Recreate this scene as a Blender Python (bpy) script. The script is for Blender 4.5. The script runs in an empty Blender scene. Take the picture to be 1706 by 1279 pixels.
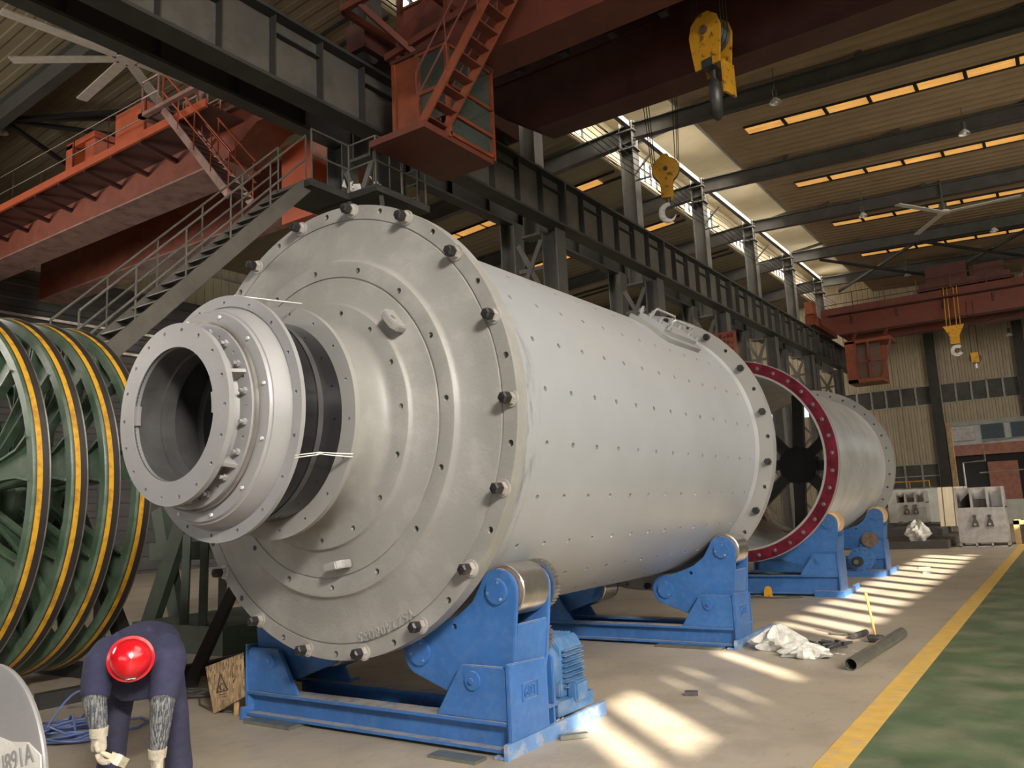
import bpy, bmesh, math, random
from mathutils import Vector, Matrix, Euler
R = math.radians
random.seed(7)
SC = bpy.context.scene
COL = SC.collection

# ------------------------------------------------------------------ camera, world, sun, daylight and fill lamps, exposure
cd = bpy.data.cameras.new('camera'); cam = bpy.data.objects.new('camera', cd); COL.objects.link(cam)
cd.sensor_fit = 'HORIZONTAL'; cd.sensor_width = 36.0; cd.lens = 1358.414/1706*36
cd.clip_start = .05; cd.clip_end = 400
cx = Vector((0.82320215, 0.56577559, -0.04728852)); cy = -Vector((-0.12653228, 0.10163049, -0.98674253)); cz = -Vector((-0.55346888, 0.8182721, 0.15525131))
cam.matrix_world = Matrix(((cx.x, cy.x, cz.x, 0), (cx.y, cy.y, cz.y, 0), (cx.z, cy.z, cz.z, 1.6), (0, 0, 0, 1)))
SC.camera = cam
SC.view_settings.view_transform = 'Standard'; SC.view_settings.look = 'None'
SC.view_settings.gamma = 1.0; SC.view_settings.use_curve_mapping = False
SC.view_settings.exposure = 0.12
SC.cycles.use_denoising = True
SC.cycles.max_bounces = 8; SC.cycles.diffuse_bounces = 5; SC.cycles.glossy_bounces = 4
SC.cycles.sample_clamp_indirect = 6.0

w = bpy.data.worlds.new('world'); SC.world = w; w.use_nodes = True
bg = w.node_tree.nodes['Background']; bg.inputs[0].default_value = (.80, .88, 1.0, 1); bg.inputs[1].default_value = 1.2

SUN_DIR = Vector((-1.0, .95, -.675)).normalized()
sl = bpy.data.lights.new('sun', 'SUN'); sl.energy = 28.0; sl.angle = R(.42); sl.color = (1.0, .90, .74)
so = bpy.data.objects.new('sun', sl); COL.objects.link(so); so.rotation_euler = SUN_DIR.to_track_quat('-Z', 'Y').to_euler()

def area(name, loc, aim, sx, sy, power, color, spread=180):
    l = bpy.data.lights.new(name, 'AREA'); l.shape = 'RECTANGLE'; l.size = sx; l.size_y = sy; l.energy = power; l.color = color; l.spread = R(spread)
    o = bpy.data.objects.new(name, l); COL.objects.link(o); o.location = loc
    o.rotation_euler = (Vector(aim)-Vector(loc)).to_track_quat('-Z', 'Y').to_euler()
    return o
area('window_daylight_key', (12.6, -7.0, 10.6), (-4.6, 4.5, 1.6), 4, 1.8, 820, (1.0, .955, .89), 70)
area('window_daylight_right', (13.0, 4.0, 7.0), (-4.5, 6.0, .0), 18, 4.5, 480, (1.0, .96, .90), 110)
area('window_daylight_right_far', (13.0, 28.0, 8.0), (-4.0, 40.0, 2.0), 24, 4, 2200, (1.0, .93, .80), 110)
area('door_daylight_front', (2.0, -15.0, 3.5), (-4.0, 6.0, 1.0), 12, 5, 170, (.93, .96, 1.0), 80)  # added fill from behind the camera; no door stands there
area('rooflight_daylight', (6.0, 6.0, 12.3), (2.5, 8.0, 0), 9, 24, 1900, (1.0, .92, .78), 130)  # unseen fill added to brighten the floor, standing in for the roof lights
area('window_daylight_left', (-28.0, 2.0, 7.5), (-14.0, 10.0, 7.0), 16, 3, 1300, (1.0, .92, .80), 120)  # added fill for the left bay and its crane, not a real window
area('monitor_daylight', (-8.95, 33.0, 14.55), (-11.0, 33.0, 12.7), 36, .8, 2300, (1.0, .93, .80), 110)
area('monitor_daylight_left', (-12.235, 33.0, 14.38), (-9.0, 33.0, 14.75), 36, .8, 620, (1.0, .92, .76), 75)

# ------------------------------------------------------------------ materials
MATS = {}
def mat(name, col, rough=.55, metal=0.0, var=.12, scale=6.0, bump=.0, bscale=60., dirt=None, dirt_amt=.0, dscale=2.5, spec=.5, coat=0., dlo=.48, dhi=.62):
    if name in MATS: return MATS[name]
    m = bpy.data.materials.new(name); m.use_nodes = True; nt = m.node_tree; N = nt.nodes; L = nt.links
    b = N['Principled BSDF']; b.inputs['Roughness'].default_value = rough; b.inputs['Metallic'].default_value = metal
    b.inputs['Specular IOR Level'].default_value = spec; b.inputs['Coat Weight'].default_value = coat; b.inputs['Coat Roughness'].default_value = .15
    tc = N.new('ShaderNodeTexCoord'); n = N.new('ShaderNodeTexNoise'); n.inputs['Scale'].default_value = scale; n.inputs['Detail'].default_value = 6
    L.new(tc.outputs['Object'], n.inputs['Vector'])
    r = N.new('ShaderNodeValToRGB'); r.color_ramp.elements[0].position = .3; r.color_ramp.elements[1].position = .7
    c = Vector(col[:3]); r.color_ramp.elements[0].color = (*(c*(1-var)), 1); r.color_ramp.elements[1].color = (*[min(1, x*(1+var)) for x in c], 1)
    L.new(n.outputs['Fac'], r.inputs['Fac']); out = r.outputs['Color']
    if dirt:
        d = N.new('ShaderNodeTexNoise'); d.inputs['Scale'].default_value = dscale; d.inputs['Detail'].default_value = 9; d.inputs['Roughness'].default_value = .65
        L.new(tc.outputs['Object'], d.inputs['Vector'])
        dr = N.new('ShaderNodeValToRGB'); dr.color_ramp.elements[0].position = dlo; dr.color_ramp.elements[1].position = dhi
        dr.color_ramp.elements[0].color = (0, 0, 0, 1); dr.color_ramp.elements[1].color = (dirt_amt,)*3+(1,)
        L.new(d.outputs['Fac'], dr.inputs['Fac'])
        mx = N.new('ShaderNodeMix'); mx.data_type = 'RGBA'; L.new(dr.outputs['Color'], mx.inputs['Factor']); L.new(out, mx.inputs['A']); mx.inputs['B'].default_value = (*dirt, 1)
        out = mx.outputs['Result']
    L.new(out, b.inputs['Base Color'])
    if bump:
        bn = N.new('ShaderNodeTexNoise'); bn.inputs['Scale'].default_value = bscale; bn.inputs['Detail'].default_value = 4; L.new(tc.outputs['Object'], bn.inputs['Vector'])
        bu = N.new('ShaderNodeBump'); bu.inputs['Strength'].default_value = bump; bu.inputs['Distance'].default_value = .02
        L.new(bn.outputs['Fac'], bu.inputs['Height']); L.new(bu.outputs['Normal'], b.inputs['Normal'])
    MATS[name] = m; return m

def corr(name, col, axis, period, rough=.5, var=.12, strength=.6, dirt=(.2, .12, .07), amt=.5, dark=.72):
    """corrugated sheet: ribs of the given period across an object axis, stains of its own"""
    m = mat(name, col, rough, 0, var, 1.3, 0, 1, dirt, amt, .35, dlo=.52, dhi=.75)
    nt = m.node_tree; N = nt.nodes; L = nt.links; b = N['Principled BSDF']
    tc = N.new('ShaderNodeTexCoord'); sp = N.new('ShaderNodeSeparateXYZ'); L.new(tc.outputs['Object'], sp.inputs[0])
    mu = N.new('ShaderNodeMath'); mu.operation = 'MULTIPLY'; mu.inputs[1].default_value = 1/period; L.new(sp.outputs['XYZ'.index(axis)], mu.inputs[0])
    fr = N.new('ShaderNodeMath'); fr.operation = 'FRACT'; L.new(mu.outputs[0], fr.inputs[0])
    rp = N.new('ShaderNodeValToRGB'); e = rp.color_ramp.elements; e[0].position = 0; e[0].color = (0, 0, 0, 1); e[1].position = .18; e[1].color = (0, 0, 0, 1)
    for p, v in ((.28, 1), (.62, 1), (.72, 0)): k = e.new(p); k.color = (v, v, v, 1)
    L.new(fr.outputs[0], rp.inputs['Fac'])
    bu = N.new('ShaderNodeBump'); bu.inputs['Strength'].default_value = strength; bu.inputs['Distance'].default_value = .04
    L.new(rp.outputs['Color'], bu.inputs['Height']); L.new(bu.outputs['Normal'], b.inputs['Normal'])
    return m

def emit(name, col, strength, var=.2, axis=None, scale=3.):
    m = bpy.data.materials.new(name); m.use_nodes = True; nt = m.node_tree; N = nt.nodes; L = nt.links
    b = N['Principled BSDF']; b.inputs['Base Color'].default_value = (*col, 1); b.inputs['Roughness'].default_value = .5
    tc = N.new('ShaderNodeTexCoord'); mp = N.new('ShaderNodeMapping'); L.new(tc.outputs['Object'], mp.inputs[0])
    mp.inputs['Scale'].default_value = (.35, 9, 1) if axis else (1, 1, 1)
    n = N.new('ShaderNodeTexNoise'); n.inputs['Scale'].default_value = scale; n.inputs['Detail'].default_value = 3; L.new(mp.outputs[0], n.inputs['Vector'])
    r = N.new('ShaderNodeValToRGB'); r.color_ramp.elements[0].position = .3; r.color_ramp.elements[1].position = .7
    c = Vector(col); r.color_ramp.elements[0].color = (*(c*(1-var)), 1); r.color_ramp.elements[1].color = (*(c*(1+var)), 1)
    L.new(n.outputs['Fac'], r.inputs['Fac']); L.new(r.outputs['Color'], b.inputs['Emission Color']); b.inputs['Emission Strength'].default_value = strength
    MATS[name] = m; return m

def glassy(name, tint=(.6, .65, .6), rough=.06, alpha=.35):
    m = bpy.data.materials.new(name); m.use_nodes = True; b = m.node_tree.nodes['Principled BSDF']
    b.inputs['Base Color'].default_value = (*tint, 1); b.inputs['Roughness'].default_value = rough; b.inputs['Transmission Weight'].default_value = .0
    b.inputs['Alpha'].default_value = alpha; b.inputs['Specular IOR Level'].default_value = .35; MATS[name] = m; return m

mat('cast_grey', (.245, .232, .212), .45, 0, .05, 3, .12, 45, (.33, .31, .28), .5, 3)
mat('machined_grey', (.265, .253, .235), .36, 0, .04, 5)
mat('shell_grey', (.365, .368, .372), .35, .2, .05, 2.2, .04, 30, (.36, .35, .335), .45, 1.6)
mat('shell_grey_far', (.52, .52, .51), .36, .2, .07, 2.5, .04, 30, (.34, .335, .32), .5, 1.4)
mat('trunnion_grey', (.30, .29, .285), .38, .1, .05, 5, .06, 60)
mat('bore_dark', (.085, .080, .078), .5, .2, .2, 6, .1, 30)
mat('journal_black', (.012, .011, .013), .16, .2, .35, 4, coat=.3)
mat('journal_strip', (.075, .068, .07), .25, .2, .2, 6)
mat('steel_bright', (.50, .47, .43), .28, .9, .15, 9, .05, 60)
mat('steel_dark', (.10, .095, .09), .45, .6, .2, 9)
mat('bolt_black', (.03, .027, .026), .35, .3, .2, 20)
mat('wire_white', (.62, .60, .56), .5)
mat('maroon', (.135, .015, .028), .22, .1, .3, 5, 0, 1, (.04, .008, .012), .6, 4, coat=.5)
mat('blue_paint', (.036, .125, .335), .4, 0, .14, 4, .05, 50, (.17, .25, .36), .16, 14)
mat('blue_dusty', (.11, .215, .42), .5, 0, .14, 6, .05, 50, (.42, .38, .30), .6, 9)
mat('ochre_paint', (.55, .35, .15), .45, 0, .15, 8, 0, 1, (.60, .50, .36), .6, 4)
mat('rust_wheel', (.17, .11, .075), .5, .3, .3, 14)
mat('motor_blue', (.055, .145, .30), .5, 0, .2, 9, 0, 1, (.26, .24, .19), .35, 9)
mat('green_paint', (.062, .105, .062), .42, 0, .15, 4, .05, 50, (.20, .25, .19), .4, 3)
mat('green_dark', (.045, .062, .042), .5, 0, .2, 4, .05, 40)
mat('sheave_black', (.030, .024, .024), .5, 0, .25, 8)
mat('yellow_stripe', (.70, .37, .02), .5, 0, .1, 6, 0, 1, (.35, .15, .02), .7, 9)
mat('crane_red', (.145, .036, .021), .5, 0, .18, 2.5, .05, 40, (.12, .035, .025), .6, 2)
mat('crane_red_bright', (.19, .048, .019), .45, 0, .15, 3, 0, 1, (.28, .06, .03), .5, 3)
mat('crane_cabinet', (.50, .10, .038), .45, 0, .12, 3)
mat('crane_orange', (.25, .062, .034), .5, 0, .18, 2.5, .05, 40, (.16, .04, .025), .6, 2)
mat('crane_maroon', (.085, .028, .022), .5, 0, .2, 2.0, .05, 40, (.05, .02, .018), .6, 1.5)
mat('crane_pink', (.36, .22, .19), .5, 0, .15, 3, 0, 1, (.16, .08, .07), .7, 1.8)
mat('hook_yellow', (.62, .30, .02), .42, 0, .12, 4, .05, 40, (.14, .055, .02), .9, 9, dlo=.56, dhi=.62)
mat('steel_frame', (.055, .052, .048), .55, .1, .2, 2.5, .05, 40, (.04, .036, .032), .6, 1.2)
mat('girder_grey', (.125, .112, .094), .55, .05, .15, 1.5, .05, 40, (.08, .072, .062), .65, 1.2)
mat('girder_dark', (.020, .018, .017), .6, .1, .2, 2)
mat('roof_steel', (.135, .13, .12), .5, .1, .15, 2, 0, 1, (.08, .075, .07), .5, .8)
mat('beam_steel', (.068, .064, .058), .5, .1, .2, 2.5)
mat('column_steel', (.115, .108, .098), .55, .1, .15, 2, 0, 1, (.06, .055, .05), .5, .8)
mat('purlin_white', (.40, .385, .35), .5, 0, .1, 3)
mat('fan_grey', (.48, .45, .39), .5)
mat('lamp_white', (.70, .68, .64), .4)
mat('door_blue', (.05, .065, .075), .5)
mat('window_dirty', (.10, .095, .08), .35, 0, .35, 1.2)
mat('brick_red', (.28, .11, .07), .7, 0, .2, 4)
mat('pale_wall', (.42, .42, .38), .7, 0, .12, 3)
mat('box_steel', (.50, .46, .42), .35, .5, .15, 4, .05, 30, (.30, .25, .20), .5, 5)
mat('box_dark', (.10, .09, .08), .5, .2, .2, 6)
mat('pallet_dark', (.055, .048, .042), .6, 0, .3, 4, .2, 20)
mat('timber', (.42, .27, .12), .6, 0, .2, 9)
mat('cloth_white', (.72, .68, .62), .75, 0, .08, 8, .3, 30)
mat('bag_white', (.68, .66, .60), .45, 0, .12, 10, .2, 40, (.40, .35, .28), .6, 12)
mat('navy', (.030, .030, .070), .85, 0, .2, 20, .25, 160)
mat('navy_trouser', (.032, .031, .062), .85, 0, .2, 20, .25, 160)
mat('glove_white', (.62, .55, .43), .8, 0, .12, 30, .5, 220, (.30, .24, .17), .6, 16)
mat('skin', (.50, .30, .20), .5, 0, .08, 10)
mat('helmet_red', (.62, .006, .012), .22, 0, .05, 6, coat=.6)
mat('cable_blue', (.075, .105, .24), .45, 0, .15, 12)
mat('cable_dark', (.07, .065, .05), .55, 0, .2, 12)
mat('shoe_black', (.03, .028, .026), .6)
mat('hammer_wood', (.55, .28, .07), .5, 0, .15, 14)
mat('pipe_steel', (.24, .24, .20), .35, .7, .2, 8)
mat('chalk', (.75, .73, .68), .8)
mat('ink', (.05, .035, .025), .7)
mat('brush_bristle', (.38, .33, .23), .8, 0, .2, 40)
mat('brush_wood', (.62, .55, .40), .55, 0, .1, 12)
mat('floor_yellow', (.58, .36, .085), .6, 0, .12, 7, .05, 40, (.42, .33, .21), .85, 9, dlo=.53, dhi=.66)
mat('floor_green', (.075, .115, .06), .36, 0, .30, 2.6, .06, 30, (.26, .235, .17), .6, 1.6, dlo=.46, dhi=.66)
glassy('cab_glass', (.10, .12, .10), .12, .32)
emit('skylight', (1.0, .50, .13), .50, .5, axis='X')
emit('monitor_glass', (1.0, .98, .95), 2.3, .06)
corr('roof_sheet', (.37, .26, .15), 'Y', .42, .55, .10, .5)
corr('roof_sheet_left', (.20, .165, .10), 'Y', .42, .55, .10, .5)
corr('monitor_sheet', (.62, .54, .38), 'Y', .42, .55, .06, .3, amt=.1)
corr('wall_cream', (.50, .42, .29), 'X', .32, .5, .08, 1.0)
corr('wall_cream_left', (.46, .43, .31), 'Y', .40, .5, .08, .9)
corr('wall_dark_left', (.075, .07, .075), 'Z', .5, .5, .2, .8, amt=.2)

def stain_band():
    m = MATS['shell_grey']; nt = m.node_tree; N = nt.nodes; L = nt.links; b = N['Principled BSDF']; src = b.inputs['Base Color'].links[0].from_socket
    tc = N.new('ShaderNodeTexCoord'); sp = N.new('ShaderNodeSeparateXYZ'); L.new(tc.outputs['Object'], sp.inputs[0])
    mr = N.new('ShaderNodeMapRange'); mr.interpolation_type = 'SMOOTHSTEP'; mr.inputs['From Min'].default_value = .30; mr.inputs['From Max'].default_value = .60; mr.inputs['To Min'].default_value = 1; mr.inputs['To Max'].default_value = 0; L.new(sp.outputs['Y'], mr.inputs['Value'])
    mp = N.new('ShaderNodeMapping'); mp.inputs['Scale'].default_value = (2.2, 9, 2.2); L.new(tc.outputs['Object'], mp.inputs[0])
    n = N.new('ShaderNodeTexNoise'); n.inputs['Scale'].default_value = 1.4; n.inputs['Detail'].default_value = 8; n.inputs['Roughness'].default_value = .6; L.new(mp.outputs[0], n.inputs['Vector'])
    r = N.new('ShaderNodeValToRGB'); r.color_ramp.elements[0].position = .50; r.color_ramp.elements[1].position = .64; r.color_ramp.elements[0].color = (0, 0, 0, 1); r.color_ramp.elements[1].color = (.8,)*3+(1,); L.new(n.outputs['Fac'], r.inputs['Fac'])
    mu = N.new('ShaderNodeMath'); mu.operation = 'MULTIPLY'; L.new(mr.outputs[0], mu.inputs[0]); L.new(r.outputs['Color'], mu.inputs[1])
    mx = N.new('ShaderNodeMix'); mx.data_type = 'RGBA'; L.new(mu.outputs[0], mx.inputs['Factor']); L.new(src, mx.inputs['A']); mx.inputs['B'].default_value = (.13, .13, .135, 1); L.new(mx.outputs['Result'], b.inputs['Base Color'])
stain_band()
def dust_on_ledges():
    # shop dust lying on the level flanges of the blue stands
    m = MATS['blue_paint']; nt = m.node_tree; N = nt.nodes; L = nt.links; b = N['Principled BSDF']; src = b.inputs['Base Color'].links[0].from_socket
    ge = N.new('ShaderNodeNewGeometry'); sp = N.new('ShaderNodeSeparateXYZ'); L.new(ge.outputs['Normal'], sp.inputs[0])
    mr = N.new('ShaderNodeMapRange'); mr.inputs['From Min'].default_value = .9; mr.inputs['From Max'].default_value = .99; L.new(sp.outputs['Z'], mr.inputs['Value'])
    tc = N.new('ShaderNodeTexCoord'); n = N.new('ShaderNodeTexNoise'); n.inputs['Scale'].default_value = 9; n.inputs['Detail'].default_value = 6; L.new(tc.outputs['Object'], n.inputs['Vector'])
    r = N.new('ShaderNodeValToRGB'); r.color_ramp.elements[0].position = .32; r.color_ramp.elements[1].position = .5; r.color_ramp.elements[0].color = (.15,)*3+(1,); r.color_ramp.elements[1].color = (.85,)*3+(1,); L.new(n.outputs['Fac'], r.inputs['Fac'])
    mu = N.new('ShaderNodeMath'); mu.operation = 'MULTIPLY'; L.new(mr.outputs[0], mu.inputs[0]); L.new(r.outputs['Color'], mu.inputs[1])
    mx = N.new('ShaderNodeMix'); mx.data_type = 'RGBA'; L.new(mu.outputs[0], mx.inputs['Factor']); L.new(src, mx.inputs['A']); mx.inputs['B'].default_value = (.40, .34, .26, 1); L.new(mx.outputs['Result'], b.inputs['Base Color'])
dust_on_ledges()
def floor_mat():
    m = mat('floor_concrete', (.36, .305, .235), .42, 0, .10, .7, .06, 25, (.23, .19, .145), .55, 1.1)
    nt = m.node_tree; N = nt.nodes; L = nt.links; b = N['Principled BSDF']
    src = b.inputs['Base Color'].links[0].from_socket
    tc = N.new('ShaderNodeTexCoord'); n = N.new('ShaderNodeTexNoise'); n.inputs['Scale'].default_value = 9; n.inputs['Detail'].default_value = 10; n.inputs['Roughness'].default_value = .75
    mp = N.new('ShaderNodeMapping'); mp.inputs['Scale'].default_value = (1.6, .5, 1); L.new(tc.outputs['Object'], mp.inputs[0]); L.new(mp.outputs[0], n.inputs['Vector'])
    r = N.new('ShaderNodeValToRGB'); r.color_ramp.elements[0].position = .56; r.color_ramp.elements[1].position = .70; r.color_ramp.elements[0].color = (0, 0, 0, 1); r.color_ramp.elements[1].color = (.55, .55, .55, 1)
    L.new(n.outputs['Fac'], r.inputs['Fac'])
    mx = N.new('ShaderNodeMix'); mx.data_type = 'RGBA'; L.new(r.outputs['Color'], mx.inputs['Factor']); L.new(src, mx.inputs['A']); mx.inputs['B'].default_value = (.14, .11, .085, 1)
    L.new(mx.outputs['Result'], b.inputs['Base Color'])
floor_mat()
def osb_mat():
    m = mat('osb', (.42, .29, .15), .7, 0, .1, 3)
    nt = m.node_tree; N = nt.nodes; L = nt.links; b = N['Principled BSDF']
    tc = N.new('ShaderNodeTexCoord'); mp = N.new('ShaderNodeMapping'); mp.inputs['Scale'].default_value = (55, 20, 22); mp.inputs['Rotation'].default_value = (0, .9, .2); L.new(tc.outputs['Object'], mp.inputs[0])
    v = N.new('ShaderNodeTexVoronoi'); v.inputs['Scale'].default_value = 1.0; L.new(mp.outputs[0], v.inputs['Vector'])
    r = N.new('ShaderNodeValToRGB'); r.color_ramp.elements[0].color = (.09, .05, .025, 1); r.color_ramp.elements[1].color = (.50, .34, .18, 1)
    L.new(v.outputs['Color'], r.inputs['Fac']); L.new(r.outputs['Color'], b.inputs['Base Color'])
osb_mat()
def knit_mat():
    m = mat('knit_grey', (.22, .22, .22), .9, 0, .1, 3)
    nt = m.node_tree; N = nt.nodes; L = nt.links; b = N['Principled BSDF']
    tc = N.new('ShaderNodeTexCoord'); mp = N.new('ShaderNodeMapping'); mp.inputs['Scale'].default_value = (150, 150, 9); L.new(tc.outputs['Object'], mp.inputs[0])
    n = N.new('ShaderNodeTexNoise'); n.inputs['Scale'].default_value = 1; n.inputs['Detail'].default_value = 3; L.new(mp.outputs[0], n.inputs['Vector'])
    r = N.new('ShaderNodeValToRGB'); r.color_ramp.elements[0].position = .44; r.color_ramp.elements[1].position = .6; r.color_ramp.elements[0].color = (.05, .055, .062, 1); r.color_ramp.elements[1].color = (.24, .24, .235, 1)
    L.new(n.outputs['Fac'], r.inputs['Fac']); L.new(r.outputs['Color'], b.inputs['Base Color'])
knit_mat()

# ------------------------------------------------------------------ mesh building
def tag(o, label=None, cat=None, group=None, kind=None):
    if label: o['label'] = label
    if cat: o['category'] = cat
    if group: o['group'] = group
    if kind: o['kind'] = kind
    return o
def empty(name, loc, label=None, cat=None, group=None):
    o = bpy.data.objects.new(name, None); COL.objects.link(o); o.location = loc; o.empty_display_size = .2
    return tag(o, label, cat, group)
def origin(o):
    v = Vector((0, 0, 0))
    while o is not None: v = v+Vector(o.location); o = o.parent
    return v
def frame(d, up=(0, 0, 1)):
    d = Vector(d).normalized(); u = Vector(up)
    if abs(d.dot(u)) > .98: u = Vector((1, 0, 0)) if abs(d.x) < .9 else Vector((0, 1, 0))
    s = d.cross(u).normalized(); u = s.cross(d).normalized()
    return d, s, u

class MB:
    def __init__(self): self.v = []; self.f = []
    def add(self, vs, fs):
        o = len(self.v); self.v += [Vector(x) for x in vs]; self.f += [[i+o for i in f] for f in fs]; return self
    def box(self, a, b):
        (x0, y0, z0), (x1, y1, z1) = a, b
        x0, x1 = sorted((x0, x1)); y0, y1 = sorted((y0, y1)); z0, z1 = sorted((z0, z1))
        return self.add([(x0, y0, z0), (x1, y0, z0), (x1, y1, z0), (x0, y1, z0), (x0, y0, z1), (x1, y0, z1), (x1, y1, z1), (x0, y1, z1)],
                        [(0, 3, 2, 1), (4, 5, 6, 7), (0, 1, 5, 4), (1, 2, 6, 5), (2, 3, 7, 6), (3, 0, 4, 7)])
    def bar(self, p, q, wd, ht, up=(0, 0, 1)):
        p = Vector(p); q = Vector(q); d, s, u = frame(q-p, up); vs = []
        for c in (p, q):
            for a, b in ((-1, -1), (1, -1), (1, 1), (-1, 1)): vs.append(c+s*a*wd/2+u*b*ht/2)
        return self.add(vs, [(0, 1, 2, 3), (7, 6, 5, 4), (0, 4, 5, 1), (1, 5, 6, 2), (2, 6, 7, 3), (3, 7, 4, 0)])
    def ibeam(self, p, q, wd, ht, t=.02, up=(0, 0, 1)):
        p = Vector(p); q = Vector(q); d, s, u = frame(q-p, up)
        self.bar(p+u*(ht/2-t/2), q+u*(ht/2-t/2), wd, t, up); self.bar(p-u*(ht/2-t/2), q-u*(ht/2-t/2), wd, t, up)
        return self.bar(p, q, t, ht-2*t, up)
    def tube(self, pts, r, n=10, caps=True, closed=False):
        pts = [Vector(p) for p in pts]; m = len(pts); rs = r if isinstance(r, (list, tuple)) else [r]*m
        vs = []; prev = None
        for i, p in enumerate(pts):
            if closed: t = pts[(i+1) % m]-pts[i-1]
            else: t = pts[min(i+1, m-1)]-pts[max(i-1, 0)]
            t = t.normalized() if t.length > 1e-9 else Vector((0, 0, 1))
            if prev is None: _, s, u = frame(t)
            else:
                u = prev-t*prev.dot(t); u = u.normalized() if u.length > 1e-6 else frame(t)[2]; s = t.cross(u)
            prev = u
            for k in range(n):
                a = 2*math.pi*k/n; vs.append(p+(s*math.cos(a)+u*math.sin(a))*rs[i])
        fs = []
        for i in range(m if closed else m-1):
            j = (i+1) % m
            for k in range(n): fs.append((i*n+k, i*n+(k+1) % n, j*n+(k+1) % n, j*n+k))
        if caps and not closed: fs.append(list(range(n))[::-1]); fs.append(list(range((m-1)*n, m*n)))
        return self.add(vs, fs)
    def cyl(self, p, q, r, n=24, r2=None): return self.tube([p, q], [r, r if r2 is None else r2], n)
    def lathe(self, prof, O, d=(0, 1, 0), n=96, closed=True, a0=0., a1=360.):
        """prof: (t along d, radius) pairs; closed profile loop = a solid of revolution"""
        O = Vector(O); d, s, u = frame(d); full = abs(a1-a0) >= 359.9; m = n if full else n+1
        vs = []; k = len(prof)
        for i in range(m):
            a = R(a0+(a1-a0)*i/n); e = s*math.cos(a)+u*math.sin(a)
            for t, r in prof: vs.append(O+d*t+e*max(r, 1e-4))
        fs = []
        for i in range(m if full else m-1):
            j = (i+1) % m
            for q in range(k if closed else k-1):
                p2 = (q+1) % k; fs.append((i*k+q, j*k+q, j*k+p2, i*k+p2))
        if not full and closed: fs.append(list(range(k))); fs.append(list(range((m-1)*k, m*k))[::-1])
        return self.add(vs, fs)
    def prism(self, poly, O, U, V, th):
        O = Vector(O); U = Vector(U).normalized(); V = Vector(V).normalized(); W = U.cross(V)
        n = len(poly); vs = [O+U*x+V*y for x, y in poly]+[O+U*x+V*y+W*th for x, y in poly]
        return self.add(vs, [list(range(n))[::-1], list(range(n, 2*n))]+[(i, (i+1) % n, n+(i+1) % n, n+i) for i in range(n)])
    def ball(self, c, rad, n=16, m=10, zmin=-1.):
        c = Vector(c); rx, ry, rz = rad if isinstance(rad, (tuple, list)) else (rad,)*3; vs = []; fs = []
        for i in range(m+1):
            th = math.pi*i/m
            for k in range(n):
                a = 2*math.pi*k/n; vs.append(c+Vector((rx*math.sin(th)*math.cos(a), ry*math.sin(th)*math.sin(a), rz*max(math.cos(th), zmin))))
        for i in range(m):
            for k in range(n): fs.append((i*n+k, (i+1)*n+k, (i+1)*n+(k+1) % n, i*n+(k+1) % n))
        return self.add(vs, fs)
    def mesh_of(self, me, M=None):
        M = M or Matrix(); return self.add([M @ v.co for v in me.vertices], [list(p.vertices) for p in me.polygons])
    def xform(self, M): self.v = [M @ v for v in self.v]; return self
    def build(self, name, m, parent=None, ang=35, base=None, bevel=0.):
        o0 = origin(parent) if parent else Vector(base) if base is not None else Vector((0, 0, 0))
        me = bpy.data.meshes.new(name); me.from_pydata([v-o0 for v in self.v], [], self.f)
        bm = bmesh.new(); bm.from_mesh(me); bmesh.ops.remove_doubles(bm, verts=bm.verts, dist=1e-5)
        bmesh.ops.recalc_face_normals(bm, faces=bm.faces)
        if bevel:
            ed = [e for e in bm.edges if len(e.link_faces) == 2 and e.calc_face_angle(0) > R(40)]
            try: bmesh.ops.bevel(bm, geom=ed, offset=bevel, segments=2, affect='EDGES', clamp_overlap=True)
            except Exception: pass
        bm.to_mesh(me); bm.free()
        me.materials.append(MATS[m])
        for p in me.polygons: p.use_smooth = True
        me.set_sharp_from_angle(angle=R(ang))
        o = bpy.data.objects.new(name, me); COL.objects.link(o)
        if parent: o.parent = parent
        elif base is not None: o.location = o0
        return o

def drill(o, cutter):
    """cut real holes: subtract the closed shapes in cutter (world coordinates) from o"""
    c = MB(); c.v = cutter.v; c.f = cutter.f
    co = c.build('cutter', 'bore_dark', base=origin(o)); 
    if o.parent: co.location = (0, 0, 0); co.parent = o.parent
    md = o.modifiers.new('b', 'BOOLEAN'); md.operation = 'DIFFERENCE'; md.object = co; md.solver = 'EXACT'
    bpy.context.view_layer.update()
    dg = bpy.context.evaluated_depsgraph_get(); me = bpy.data.meshes.new_from_object(o.evaluated_get(dg))
    o.modifiers.clear(); old = o.data; o.data = me
    while len(me.materials) > 1: me.materials.pop()
    for p in me.polygons: p.material_index = 0; p.use_smooth = True
    me.set_sharp_from_angle(angle=R(35))
    bpy.data.objects.remove(co); bpy.data.meshes.remove(old)

def text_mesh(body, size, depth):
    cu = bpy.data.curves.new('t', 'FONT'); cu.body = body; cu.size = size; cu.extrude = depth; cu.align_x = 'CENTER'; cu.resolution_u = 3
    o = bpy.data.objects.new('t', cu); COL.objects.link(o); bpy.context.view_layer.update()
    me = bpy.data.meshes.new_from_object(o.evaluated_get(bpy.context.evaluated_depsgraph_get()))
    bpy.data.objects.remove(o); bpy.data.curves.remove(cu); return me
def basis(O, U, V):
    U = Vector(U).normalized(); V = Vector(V).normalized(); W = U.cross(V)
    return Matrix(((U.x, V.x, W.x, O[0]), (U.y, V.y, W.y, O[1]), (U.z, V.z, W.z, O[2]), (0, 0, 0, 1)))

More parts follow.
